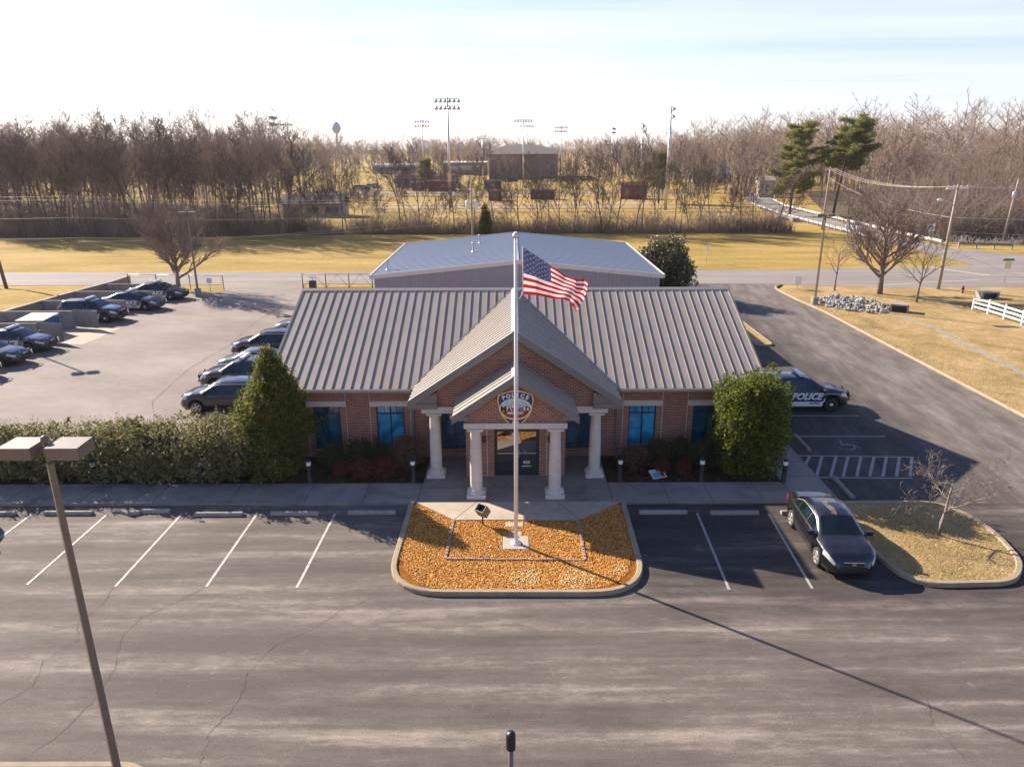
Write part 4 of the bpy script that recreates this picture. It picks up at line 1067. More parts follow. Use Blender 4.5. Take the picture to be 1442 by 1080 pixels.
def build_car(name, label, cat, D, paint, police=False, steel=False, rear_in=False, group=None, lettered=True, bar=True, push=True):
    c = Car(D); t = thing(name, label, cat, (0, 0, 0), 0, group); L2 = c.L / 2; suv = D is SUV
    body = c.body().build('body', M[paint], t)
    def both(fn, nm, mt, par=t):
        mb = MB(); fn(mb); return mb.build(nm, mt if not isinstance(mt, str) else M[mt], par)
    x0, x1 = D['ws']
    both(lambda mb: [c.patch(mb, x0, x1, 8.12, 9.999, s_, 8, 4) for s_ in (1, -1)], 'windscreen', 'car_glass')
    x0, x1 = D['rw']
    both(lambda mb: [c.patch(mb, x0, x1, 8.15, 9.999, s_, 6, 4) for s_ in (1, -1)], 'rear_window', 'car_glass')
    for s_ in (1, -1):
        for (a, b) in D['sides']:
            both(lambda mb: c.patch(mb, a, b, 6.10, 6.90, s_, 10, 3, .008), 'side_window', 'car_glass')
        if not police:
            mb = MB()
            a, b = D['sides'][-1][0], D['sides'][0][1]
            pts = [c.pt(a - .05 + (b - a + .1) * i / 16, 6.96, s_) + Vector((0, s_ * .012, .0)) for i in range(17)]
            mb.tube(pts, .016, 5); mb.build('window_trim', M['steel'], t)
    for i, q in enumerate(D['wx']):
        for s_ in (1, -1):
            mx = Matrix.Translation((q, s_ * (D['W'] / 2 - .135), D['R'])) @ Matrix.Rotation(R(-90 * s_), 4, 'X')
            rr = D['R']; mb = MB()
            mb.lathe([(rr * .66, -.10), (rr * .96, -.115), (rr, -.08), (rr, .08), (rr * .96, .115), (rr * .66, .105)], 26, (0, 0, 0), 0, mx); ty = mb.build('tyre', M['tyre'])
            wh = thing('wheel', None, None); wh.parent = t
            ty.parent = wh
            mb = MB(); rm = 'rim_dark' if steel else 'rim'
            mb.lathe([(rr * .67, -.05), (rr * .68, .108), (rr * .62, .112), (rr * .60, .06), (rr * .2, .05), (rr * .17, .10), (.0, .112)], 26, (0, 0, 0), 0, mx)
            if steel: mb.lathe([(rr * .30, .05), (rr * .30, .10), (rr * .2, .13), (0, .14)], 14, (0, 0, 0), 1, mx)
            else:
                for k in range(5):
                    m2 = mx @ Matrix.Rotation(k * 2 * math.pi / 5, 4, 'Z'); mb.box(.04, rr * .63, -.035, .035, .06, .108, 0, m2)
            mb.build('rim', [M[rm], M['steel']], wh)
    # dark liners inside the arches
    mb = MB()
    for q in D['wx']: mb.box(q - D['R'] - .03, q + D['R'] + .03, -D['W'] / 2 + .27, D['W'] / 2 - .27, .16, D['R'] * 2 - .02)
    mb.box(-L2 + .25, L2 - .25, -.7, .7, .15, D['zb'] + .02); mb.build('underbody', M['black'], t)
    fx = L2 - .46 if not suv else L2 - .34
    for s_ in (1, -1):
        both(lambda mb: c.patch(mb, L2 - .52, L2 - .07, 4.25, 6.15, s_, 6, 4, .010), 'headlight', 'lens')
        both(lambda mb: c.patch(mb, -L2 + .04, -L2 + .30, 4.0 if not suv else 4.3, 5.95, s_, 4, 4, .010), 'tail_light', 'red_lens')
        mb = MB(); mx = c.pt(D['ws'][1] - .17, 6.0, s_); mb.cbox((mx.x, mx.y + s_ * .13, mx.z + .07), .12, .20, .15, 0, s_ * -.15); mb.cbox((mx.x, mx.y + s_ * .03, mx.z + .02), .05, .10, .05); mb.build('door_mirror', M[paint], t)
    # grille, bumper intake and plates
    gz = .60 if not suv else .78
    mb = MB(); gx = L2 - .035; mb.cbox((gx - .03, 0, gz), .10, .62 if not suv else .9, .13 if not suv else .26, 0); mb.cbox((gx - .01, 0, .36), .10, .9, .12, 0); g = mb.build('grille', M['black'], t)
    mb = MB(); mb.cbox((gx + .022, 0, gz + (.065 if not suv else .12)), .02, .66 if not suv else .8, .02); mb.cbox((gx + .022, 0, gz), .022, .12, .055); mb.build('grille_trim', M['steel'], g)
    mb = MB(); mb.cbox((-L2 - .005, 0, .72 if not suv else .95), .03, .34, .16); mb.build('number_plate', M['white'], t)
    # door seams
    mb = MB()
    for s_ in (1, -1):
        for q in [D['sides'][0][0] - .02 + .0, D['sides'][1][0] - .03, D['sides'][0][1] + .02]:
            c.patch(mb, q - .006, q + .006, 2.2, 6.0, s_, 1, 5, .004)
        for (a, b) in D['sides'][:2]:
            p = c.pt(a + .10, 5.0, s_); mb.cbox((p.x, p.y + s_ * .015, p.z), .14, .03, .03)
    mb.build('door_seams', M['black'], t)
    if police and lettered:
        for s_ in (1, -1):
            mb = MB(); a, b = D['sides'][1][0] - .05, D['sides'][0][1] + .12
            c.patch(mb, a, b, 2.15, 3.15, s_, 14, 4, .010, 0)
            word, f = text_geo('POLICE', .50 if suv else .44, .28, .98, .022); pts = []
            for p in word:      # wrap the lettering onto the flank
                x = (a + b) / 2 - s_ * p[0] * .98; r = c.ring(x); pts.append((x, s_ * (max(r[3][0], r[4][0]) + .014), (.86 if suv else .73) + p[1]))
            mb.raw(pts, f, 0)
            word, f = text_geo('MAYFIELD', .11, .15, 1.05, .006); pts = [((a + b) / 2 + .45 - s_ * p[0], s_ * (c.w(.3) + .019), (.50 if suv else .42) + p[1]) for p in word]; mb.raw(pts, f, 1)
            mb.build('livery', [M['livery'], M['navy_letter']], t)
    if police and bar:
        zt = c.top(-.05) + .03; mb = MB(); mb.chbox((-.05, 0, zt + .035), .30, 1.22, .12, .035); mb.chbox((-.05, .48, zt - .02), .12, .1, .06, .01, 1); mb.chbox((-.05, -.48, zt - .02), .12, .1, .06, .01, 1); mb.build('light_bar', [M['lightbar'], M['black']], t)
        mb = MB(); mb.tube([(-1.1, .3, c.top(-1.1)), (-1.12, .3, c.top(-1.1) + .45)], .008, 5); mb.build('antenna', M['black'], t)
    if police and push:
        mb = MB(); 
        for y in (-.36, .36): mb.tube([(L2 - .05, y, .42), (L2 + .14, y, .45), (L2 + .16, y, .80), (L2 + .02, y, 1.0 if suv else .90)], .035, 6)
        for z in (.52, .76): mb.tube([(L2 + .15, -.36, z), (L2 + .15, .36, z)], .03, 6)
        for s_ in (1, -1): mb.tube([(L2 + .15, s_ * .36, .74), (L2 + .08, s_ * .72, .76), (L2 - .1, s_ * .86, .74), (L2 + .06, s_ * .72, .55), (L2 + .15, s_ * .36, .54)], .025, 6)
        mb.cbox((L2 + .13, 0, .64), .05, .6, .2); mb.build('push_bar', M['black'], t)
    return t


def place(o, x, y, rz, z=.012): o.location = (x, y, z); o.rotation_euler.z = R(rz); return o


# black sedan in the front bay
sed = place(build_car('parked_car', 'black four door sedan with dusty roof, parked nose out beside the tree island', 'car', SEDAN, 'car_black'), 11.08, 22.55, -92.5, .002)
mb = MB(); c_ = Car(SEDAN)
r3 = random.Random(3)
for k in range(60):
    x = r3.uniform(-.72, .36); y = r3.gauss(-.06 + .10 * x, .055); a = r3.uniform(.03, .10); pts = []
    for q in range(7):
        an = q * 2 * math.pi / 7; rr = a * r3.uniform(.5, 1.2); xx = x + rr * 1.5 * math.cos(an); yy = y + rr * .6 * math.sin(an)
        rg = c_.ring(xx); zz = rg[9][1] + (rg[10][1] - rg[9][1]) * (1 - min(1, abs(yy) / max(.1, rg[9][0]))); pts.append((xx, yy, zz + .005))
    mb.face(pts)
mb.build('dust_patch', M['skin_dirt'], sed)
# white car half out of frame
place(build_car('parked_car', 'white car showing only its front corner at the left edge of the lot', 'car', SEDAN, 'car_white'), -20.52, 22.45, 90, .002)

# police vehicles: one of each kind, then copies
grpL = 'police cars backed against the retaining wall'
p_suv = place(build_car('police_car', 'black and white police SUV lettered POLICE, parked by the clipped shrub', 'police car', SUV, 'car_navy', True, True), 15.35, 36.95, 0)
def cp(src, label, x, y, rz, group=None, z=.012):
    o = copy_tree(src); o['label'] = label
    if group: o['group'] = group
    return place(o, x, y, rz, z)
cp(p_suv, 'black police SUV behind the open board gates of the bin enclosure', -34.2, 58.1, -3, grpL)
p_sed = place(build_car('police_car', 'black and white police sedan between the two low dividers, middle of the far three', 'police car', PSEDAN, 'car_navy', True, True), -33.1, 62.5, -4)
p_sed['group'] = grpL
cp(p_sed, 'black and white police car nearest the bare tree, against the end divider', -32.9, 66.9, -3, grpL)
cp(p_sed, 'dark police sedan just this side of the bin enclosure', -34.6, 49.0, -3, grpL)
cp(p_sed, 'dark police sedan second in the near trio, its windscreen cut by the photo edge', -34.4, 45.7, -3, grpL)
cp(p_sed, 'dark police sedan of which only the nose shows at the photo edge', -34.3, 42.5, -3, grpL)
grpM = 'cars parked nose out beside the station side wall'
o = place(build_car('parked_car', 'glossy dark blue SUV nearest the hedge, parked beside the station', 'car', SUV, 'car_navy'), -15.25, 36.9, 180); o['group'] = grpM; o.scale = (.95, .95, .95)
suv_plain = o
p_unm = place(build_car('police_car', 'dark SUV with roof light bar and push bar beside the station', 'police car', SUV, 'car_navy', True, True, lettered=False), -15.6, 40.6, 180); p_unm['group'] = grpM
o = place(build_car('parked_car', 'silver grey sedan between the light bar SUV and a black SUV', 'car', SEDAN, 'car_grey'), -16.2, 43.9, 180); o['group'] = grpM
gs = o
o = place(build_car('parked_car', 'black SUV with chrome window line, fourth along the station side', 'car', SUV, 'car_black'), -16.3, 47.4, 180); o['group'] = grpM
cp(gs, 'grey car farthest along the station side, only its bonnet showing past the roof', -15.6, 53.4, 180, grpM)
# car on the side road
o = place(build_car('moving_car', 'small blue car driving along the guard railed road', 'car', SEDAN, 'blue_grey'), 56.6, 121.0, -88)

# dumpster and its enclosure
t = thing('dumpster', 'blue dumpster with flat grey lid inside the board enclosure', 'dumpster', (-35.7, 53.4, .02))
mb = MB(); mb.extr([(-.85, .12), (.85, .12), (1.0, 1.25), (-1.0, 1.25)], 'x', -1.0, 1.0); 
for x in (-.6, 0, .6): mb.box(x - .04, x + .04, -1.03, -.94, .3, 1.2)
mb.build('bin', M['bin_blue'], t)
mb = MB(); mb.cbox((0, 0, 1.34), 2.1, 2.1, .06, 0, 0, 0, R(4)); mb.build('lid', M['bin_lid'], t)
# ================================================================== VEGETATION
def leaf(mb, p, s, r, m=0, flat=0.0):
    """one small folded leaf"""
    a = Vector((r.gauss(0, 1), r.gauss(0, 1), r.gauss(0, 1))).normalized()
    b = a.cross(Vector((r.gauss(0, 1), r.gauss(0, 1), r.gauss(0, 1) + flat))).normalized(); n = a.cross(b) * s * .15
    mb.face([p - a * s, p + b * s * .45 + n, p + a * s, p - b * s * .45 + n], m)


def shrub(name, label, cat, x, y, rx, ry, h, n, size, mt, seed, shape='round', z0=.11, group=None, twigs=10, bump=.16, low=0.0):
    """leafy shrub: a stem with twigs, and leaves crowding a lumpy shell with some inside"""
    r = random.Random(seed); t = thing(name, label, cat, (x, y, z0), 0, group)
    off = Vector((seed * 3.1, seed * 1.7, 0))
    mb = MB()
    def shell(th, ph):
        d = Vector((math.cos(th) * math.cos(ph), math.sin(th) * math.cos(ph), math.sin(ph)))
        if shape == 'box': k = 1 / max(abs(d.x) ** 4 + abs(d.y) ** 4 + abs(d.z) ** 4, 1e-4) ** .25; d = d * k
        p = Vector((d.x * rx, d.y * ry, h / 2 + d.z * h / 2))
        if shape == 'cone':
            f = p.z / h; k = (1.0 - .92 * f ** 2.7) * (1 if f > .12 else .8 + f * 1.6); p = Vector((math.cos(th) * rx * k, math.sin(th) * ry * k, p.z))
        nz = noise.noise(p * .65 + off * 2) * bump * 1.5 + noise.noise(p * 1.3 + off) * bump * 2 + noise.noise(p * 3.4 + off) * bump
        c = Vector((0, 0, p.z if shape == 'cone' else h * .5)); return c + (p - c) * (1 + nz)
    for i in range(n // 60):    # sprays: dense tufts that stand proud of the outline
        th = r.uniform(0, 2 * math.pi); ph = math.asin(r.uniform(-.5, 1)); q = shell(th, ph) * r.uniform(.92, 1.05); d = Vector((r.gauss(0, .4), r.gauss(0, .4), 1)).normalized(); w_ = size * r.uniform(1.2, 2.6)
        for k in range(24):
            t_ = r.random(); p = q + d * size * 6 * (t_ - .35) + Vector((r.gauss(0, 1), r.gauss(0, 1), r.gauss(0, 1))) * w_ * (1.1 - t_); p.z = max(p.z, .04 + low); leaf(mb, p, size * r.uniform(.65, 1.25), r)
    for i in range(int(n * .62)):
        th = r.uniform(0, 2 * math.pi); ph = math.asin(r.uniform(-1, 1)) if shape != 'cone' else math.asin(2 * (1 - math.sqrt(r.random())) - 1 if r.random() < .85 else r.uniform(-1, 1))
        p = shell(th, ph); c = Vector((0, 0, p.z * .6 + h * .2)); k = 1 - abs(r.gauss(0, .10)) if r.random() < .8 else r.uniform(.35, .95)
        p = c + (p - c) * k; p.z = max(p.z, .04 + low)
        leaf(mb, p, size * r.uniform(.65, 1.3), r)
    for i in range(int(n * .22)):   # larger leaves deep inside
        th = r.uniform(0, 2 * math.pi); ph = math.asin(r.uniform(-1, 1)); p = shell(th, ph); c = Vector((0, 0, p.z * .6 + h * .2)); p = c + (p - c) * r.uniform(.3, .86); p.z = max(p.z, .04 + low); leaf(mb, p, size * 2.3, r)
    for i in range(int(n * .02)):   # sprigs standing out of the outline
        th = r.uniform(0, 2 * math.pi); ph = r.uniform(.1, 1.4); p = shell(th, ph); d = (Vector((r.gauss(0, .25), r.gauss(0, .25), 1))).normalized()
        for k in range(4): leaf(mb, p + d * size * 1.5 * k, size * .8, r)
    mb.build('foliage', M[mt], t)
    mb = MB()
    for i in range(twigs):
        th = r.uniform(0, 6.28); ph = r.uniform(.1, 1.3); q = shell(th, ph) * .9; mb.tube([(r.uniform(-.1, .1), r.uniform(-.1, .1), 0), (q.x * .4, q.y * .4, q.z * .5), (q.x, q.y, q.z)], [.03, .02, .006], 4)
    mb.build('stem', M['bark_dark'], t)
    return t


shrub('hedge', 'leafy hedge section at the left edge of the photo, behind the lamp heads', 'hedge', -21.2, 28.35, 3.6, 1.25, 2.0, 15000, .062, 'hedge', 1, 'box', bump=.13, twigs=30)
shrub('hedge', 'leafy hedge section in the middle, behind the second bollard light', 'hedge', -15.6, 28.35, 2.6, 1.3, 2.25, 13000, .062, 'hedge', 2, 'box', bump=.13, twigs=30)
shrub('hedge', 'leafy hedge section touching the pointed evergreen', 'hedge', -12.0, 28.25, 1.75, 1.35, 2.4, 10000, .062, 'hedge', 3, 'box', bump=.11, twigs=24)
shrub('evergreen_tree', 'tall pointed evergreen at the left front corner of the station', 'evergreen tree', -9.95, 28.5, 1.42, 1.3, 5.3, 20000, .07, 'conifer', 4, 'cone', bump=.27, twigs=30)
shrub('clipped_shrub', 'large clipped light green shrub at the right front corner of the station', 'shrub', 10.0, 28.35, 1.42, 1.2, 4.15, 17000, .065, 'holly', 5, 'box', bump=.07, twigs=30)
for i, (x, y, rx, h, n, mt, lab) in enumerate((
        (-7.75, 28.7, .62, 1.15, 2600, 'shrub_green', 'round dark green shrub under the leftmost window'),
        (-6.55, 28.75, .62, 1.1, 2600, 'shrub_green', 'round dark green shrub between the two left windows'),
        (-5.65, 28.9, .6, 1.15, 2000, 'shrub_green', 'dull green shrub partly hidden by the tall brown shrub'),
        (-7.2, 28.05, .40, .62, 1100, 'shrub_red', 'small reddish shrub in front of the round shrubs, next to the bollard light'),
        (-6.35, 27.9, .42, .66, 1100, 'shrub_red', 'small reddish shrub in the middle of the left bed'),
        (-5.45, 27.95, .45, .85, 1200, 'shrub_red', 'reddish shrub at the foot of the tall brown shrub'),
        (-4.55, 28.55, .85, 1.75, 2600, 'shrub_brown', 'tall brown wispy shrub beside the outer left column'),
        (5.15, 28.6, .65, 1.2, 1500, 'shrub_brown', 'brown wispy shrub under the bright right window'),
        (6.3, 29.0, .55, 1.2, 1900, 'shrub_green', 'dark green shrub behind the colourful board'),
        (7.45, 29.0, .55, 1.15, 1900, 'shrub_green', 'dark green shrub right of the bright window'),
        (8.35, 28.7, .68, 1.3, 2200, 'shrub_green', 'olive green shrub under the rightmost window'),
        (7.25, 28.05, .36, .62, 1000, 'shrub_red', 'deep red shrub next to the middle right bollard light'),
        (6.35, 28.25, .34, .6, 900, 'shrub_red', 'deep red shrub behind the colourful board'))):
    shrub('bed_shrub', lab, 'shrub', x, y, rx, rx * .85, h, n, .045 if mt != 'shrub_brown' else .036, M and mt, 20 + i, 'round', .12, 'shrubs in the beds under the windows', 8 if mt != 'shrub_brown' else 26, .2)
shrub('magnolia_tree', 'dark broadleaf evergreen beside the metal building, facing the rear road', 'evergreen tree', 14.0, 66.3, 2.75, 2.3, 5.2, 9000, .12, 'magnolia', 40, 'round', -.02, bump=.16, twigs=30)


# ------------------------------------------------------------------ bare trees
def grow(mb_t, mb_c, p, d, L, r, lev, P, rd):
    segs = 4 if lev < 2 else (3 if lev < 3 else 2)
    pts = [Vector(p)]; rad = [r]; cur = Vector(d)
    for k in range(segs):
        w = P['wob'] * (1 + .4 * lev)
        cur = (cur + Vector((rd.gauss(0, w), rd.gauss(0, w), rd.gauss(0, w * .5) + P['up'] * (1 if lev else .3)))).normalized()
        pts.append(pts[-1] + cur * (L / segs)); rad.append(max(r * (1 - (k + 1) / segs * (P['tap0'] if lev == 0 else .72)), P['rmin']))
    (mb_t if lev < P['split'] else mb_c).tube(pts, rad, [7, 5, 4, 3, 3, 3][lev], 0, lev < 2, lev < 2)
    if lev >= P['levels']: return
    n = P['n'][lev]
    for i in range(n):
        f = P['f0'][min(lev, len(P['f0']) - 1)]; t = f + (1 - f) * (i + rd.random()) / n; k = min(int(t * segs), segs - 1); q = pts[k].lerp(pts[k + 1], t * segs - k)
        ax = (pts[k + 1] - pts[k]).normalized(); a = ax.orthogonal().normalized(); a.rotate(Matrix.Rotation(i * 2.4 + rd.uniform(-.5, .5), 3, ax))
        sp = R(P['ang'][min(lev, len(P['ang']) - 1)] * rd.uniform(.7, 1.3)); nd = ax * math.cos(sp) + a * math.sin(sp)
        l2 = L * P['len'][min(lev, len(P['len']) - 1)] * (1 - P['tl'] * (t - f)) * rd.uniform(.75, 1.2)
        rr = max(rad[k] * (.62 if lev else .5), P['rmin'])
        grow(mb_t, mb_c, q, nd, l2, rr, lev + 1, P, rd)


def bare_tree(name, label, cat, seed, H, r, P, loc, bark='bark', twig='twig', group=None, rz=0):
    rd = random.Random(seed); a, b = MB(), MB()
    t = thing(name, label, cat, loc, rz, group)
    grow(a, b, (0, 0, -.05), (rd.gauss(0, .03), rd.gauss(0, .03), 1), H, r, 0, P, rd)
    a.build('trunk', M[bark], t); b.build('crown', M[twig], t)
    return t


PEAR = dict(wob=.06, up=.10, tap0=.85, rmin=.010, split=2, levels=4, n=[30, 10, 7, 6], f0=[.16, .2, .2], ang=[52, 30, 30, 32], len=[.70, .44, .45, .5], tl=.5)
PEAR2 = dict(PEAR); PEAR2.update(n=[20, 7, 5, 4], rmin=.014)
bare_tree('bare_tree', 'rounded bare tree at the back left lot corner beside the tall lamp post', 'tree', 11, 6.6, .24, PEAR, (-33.0, 71.2, .0))
bare_tree('bare_tree', 'large spreading bare tree on the lawn between two small ones', 'tree', 12, 7.3, .27, dict(PEAR, ang=[56, 30, 32, 34], n=[28, 10, 7, 6], up=.12), (34.8, 67.7, .06))
SMALL = dict(wob=.09, up=.10, tap0=.8, rmin=.008, split=2, levels=3, n=[8, 6, 5], f0=[.28, .25, .2], ang=[40, 36, 36], len=[.62, .5, .5], tl=.3)
bare_tree('bare_tree', 'small bare tree beside the leaning lamp post and the rock pile', 'tree', 13, 3.9, .10, SMALL, (31.2, 69.3, .06))
bare_tree('bare_tree', 'small bare tree close to the utility pole with the street light', 'tree', 14, 4.6, .12, dict(SMALL, n=[10, 7, 6]), (36.2, 63.8, .06))
ISL = dict(wob=.10, up=.06, tap0=.7, rmin=.005, split=2, levels=4, n=[7, 6, 5, 3], f0=[.36, .2, .2], ang=[58, 40, 42, 40], len=[.85, .5, .5, .5], tl=.25)
t = bare_tree('bare_tree', 'small pale barked tree standing on the grassy kerbed island', 'tree', 21, 2.15, .075, ISL, (15.3, 23.0, .09), 'bark_isl', 'bark_isl')

# woodland beyond the field: a dozen grown trees, then copies
TALL = dict(wob=.075, up=.10, tap0=.82, rmin=.014, split=2, levels=4, n=[11, 6, 5, 4], f0=[.34, .25, .2], ang=[34, 34, 36, 38], len=[.46, .48, .48, .5], tl=.35)
protos = []
for k in range(9):
    rd = random.Random(100 + k)
    PP_ = dict(TALL, n=[rd.choice([9, 10, 12]), 6, 5, 5], f0=[rd.uniform(.2, .45), .25, .2], ang=[rd.uniform(26, 42), 34, 36, 38], wob=rd.uniform(.06, .11))
    protos.append(bare_tree('bare_tree', '', 'tree', 200 + k, 13.5, .135, PP_, (0, -900, 0), 'bark_dark' if k % 3 else 'bark', 'twig_far'))
used = set()
ph_ = [max(v.co.z for c in o.children for v in c.data.vertices) for o in protos]
rows = []
for k in range(7):
    rd = random.Random(400 + k)
    rows.append(bare_tree('bare_tree', '', 'tree', 500 + k, 12, .17, dict(TALL, n=[rd.choice([7, 9, 10]), 6, 5, 4], f0=[rd.uniform(.14, .4), .25, .2], ang=[rd.uniform(26, 46), 34, 36, 38], len=[.55, .5, .5, .5], wob=rd.uniform(.07, .13), rmin=.026), (0, -900, 0), 'bark_dark', 'twig_dark'))
rh_ = [max(v.co.z for c in o.children for v in c.data.vertices) for o in rows]
def wood_tree(x, y, h, label, group, thin=1.0, row=False):
    src_, hs_, key = (rows, rh_, 'r') if row else (protos, ph_, 'p')
    k = rng.randrange(len(src_)); src = src_[k]
    o = src if (key, k) not in used else copy_tree(src)
    used.add((key, k)); s_ = h / hs_[k]; o.location = (x, y, -.05); o.rotation_euler = (rng.gauss(0, .04), rng.gauss(0, .04), rng.uniform(0, 6.28)); o.scale = (s_ * thin, s_ * thin, s_)
    o['label'] = label; o['group'] = group
LW, LM, LR = 'bare tree in the dense wood on the left beyond the field', 'bare tree in the thin row between the grass strip and the ball fields', 'bare tree in the dense reddish wood on the right'
LB = 'bare tree standing far back around the ball fields'
for row, (y, n) in enumerate(((119, 15), (124, 16), (130, 15), (138, 15), (149, 14))):
    x0, x1 = -86 - row * 6, -37 - row * 1.5
    for i in range(n):
        wood_tree(x0 + (x1 - x0) * (i + rng.random()) / n, y + rng.uniform(-2, 2), rng.uniform(14.5, 20) + row * .3, LW, 'bare trees of the left wood', rng.uniform(.8, 1.1))
for i in range(50):
    x = -37 + 80 * (i + rng.random() * .9) / 50; wood_tree(x, rng.uniform(118.5, 125), rng.choice([8, 9.5, 11, 12, 13.5, 15]) * rng.uniform(.9, 1.08) * (1.12 if abs(x - 21) < 4 else 1), LM, 'bare trees in the thin row', rng.uniform(.7, 1.0), True)
for i in range(17):
    wood_tree(-88 + 52 * (i + rng.random()) / 17, rng.uniform(116.5, 122), rng.uniform(13, 19), LW, 'bare trees of the left wood', rng.uniform(.8, 1.0), True)
for row, (y, n) in enumerate(((118, 15), (127, 17), (138, 17), (152, 16), (170, 15))):
    x0, x1 = 66 + row * 1.0, 118 + row * 12
    for i in range(n):
        yy = y + rng.uniform(-3, 3); x = x0 + (x1 - x0) * (i + rng.random()) / n
        wood_tree(x, yy, rng.uniform(10.5, 14) + row * .65, LR, 'bare trees of the right wood', rng.uniform(.85, 1.15))
for i in range(18):
    wood_tree(rng.uniform(44, 66), rng.uniform(190, 250), rng.uniform(13, 19), LB, 'bare trees far back', 1.0)
for i in range(20):
    wood_tree(rng.uniform(-62, 60), rng.uniform(196, 300), rng.uniform(9, 14), LB, 'bare trees far back', 1.0)
for i in range(14):
    wood_tree(rng.uniform(-74, -40), rng.uniform(165, 230), rng.uniform(12, 17), LB, 'bare trees far back', 1.0)
o = bare_tree('bare_tree', 'white barked sycamore rising out of the right wood', 'tree', 301, 14.0, .25, dict(TALL, n=[9, 5, 4, 3], f0=[.4, .3, .2], rmin=.03), (78.5, 133, 0), 'bark_pale', 'bark_pale')


for nm, poly in (('woodland_floor', [(-260, 115.5), (-38, 117), (-36, 128), (-60, 175), (-260, 260)]), ('woodland_floor', [(62.6, 107), (110, 102), (320, 130), (320, 330), (90, 230), (64, 150)]), ('woodland_floor', [(-36, 118.4), (44, 121), (44, 126), (-36, 124)])):
    sheet(nm, poly, -.018, M['mulch_dark'] if 0 else turf('wood_floor', (.10, .07, .045), (.19, .135, .085), (.30, .21, .12), .3, 4))


def brush(name, label, area, n, h, seed, mt='brush', z=0):
    """undergrowth: thin crooked stems, each a three sided tube"""
    r = random.Random(seed); mb = MB()
    for i in range(n):
        x, y = area(r); hh = h * r.choice([r.uniform(.15, .6), r.uniform(.3, 1.15)]) * (1 + .9 * noise.noise(Vector((x * .16, y * .1, seed)))); d = Vector((r.gauss(0, .35), r.gauss(0, .35), 1))
        p = Vector((x, y, z - .05)); q = p + d * hh * .5; e = q + (d + Vector((r.gauss(0, .5), r.gauss(0, .5), 0))) * hh * .5
        mb.tube([p, q, e], [.030, .022, .012], 3, 0, False)
        for k in range(3):
            t_ = r.uniform(.3, .95); b = p.lerp(q, t_ * 2) if t_ < .5 else q.lerp(e, t_ * 2 - 1); mb.tube([b, b + Vector((r.gauss(0, .5), r.gauss(0, .5), r.uniform(.1, .9))) * hh * .4], [.018, .012], 3, 0, False)
    o = mb.build(name, M[mt]); return tag(o, label, 'undergrowth', None, 'stuff')


brush('undergrowth', 'dark tangled brush at the foot of the left wood', lambda r: (r.uniform(-108, -36), 116.5 + abs(r.gauss(0, 5))), 7000, 5.5, 1, 'brush')
brush('undergrowth', 'thin brown brush along the foot of the middle tree row', lambda r: (r.uniform(-37, 46), 119.5 + abs(r.gauss(0, 2.2))), 6500, 3.0, 2, 'brush')
brush('undergrowth', 'reddish brush filling the foot of the right wood', lambda r: (lambda y: (62 + (y - 108) * .12 + r.random() ** 1.2 * (70 + (y - 108)), y))(108 + abs(r.gauss(0, 22))), 14000, 7.0, 3, 'twig')
brush('undergrowth', 'pale dry weeds on the bank beside the road junction', lambda r: (r.uniform(63, 100), 103 + abs(r.gauss(0, 2.5))), 1600, 1.1, 4, 'bark_pale')
# far woods closing the horizon
def far_wood(label, spans, n, seed, mt):
    r = random.Random(seed); mb = MB()
    for i in range(n):
        (x0, x1, y0, y1, h) = r.choice(spans); x, y = r.uniform(x0, x1), r.uniform(y0, y1); H_ = h * r.uniform(.65, 1.1) * (1 + .35 * noise.noise(Vector((x * .02, y * .02, seed))))
        mb.tube([(x, y, 0), (x + r.gauss(0, .5), y, H_ * .6), (x + r.gauss(0, 1), y, H_ * .95)], [.24, .15, .05], 4, 0, False)
        for k in range(16):
            t_ = r.uniform(.22, .9); a = r.uniform(0, 6.28); l_ = H_ * .34 * (1.15 - t_) + 1; b = Vector((x, y, H_ * t_)); e = b + Vector((math.cos(a) * l_, math.sin(a) * l_, l_ * r.uniform(.5, 1.3)))
            mb.tube([b, e], [.085, .04], 3, 0, False)
            for q in range(6):
                c = b.lerp(e, r.uniform(.3, 1)); mb.tube([c, c + Vector((r.gauss(0, .8), r.gauss(0, .8), r.uniform(.4, 1.8)))], [.05, .03], 3, 0, False)
    o = mb.build('far_woods', M[mt]); return tag(o, label, 'woods', None, 'stuff')
far_wood('brown bare woods closing the horizon behind the ball fields', [(-260, 20, 420, 560, 17), (-60, 330, 430, 560, 18), (40, 200, 330, 420, 16)], 900, 5, 'twig_far')
far_wood('dense bare woods climbing behind the side road', [(60, 210, 190, 300, 20), (80, 330, 220, 420, 24)], 620, 6, 'twig_far')
far_wood('bare woods deep behind the left tree edge', [(-210, -60, 150, 260, 16.5), (-300, -80, 240, 420, 19)], 520, 7, 'twig_far')
far_wood('thin distant tree line on the horizon', [(-700, 700, 640, 900, 19)], 600, 8, 'twig_far')


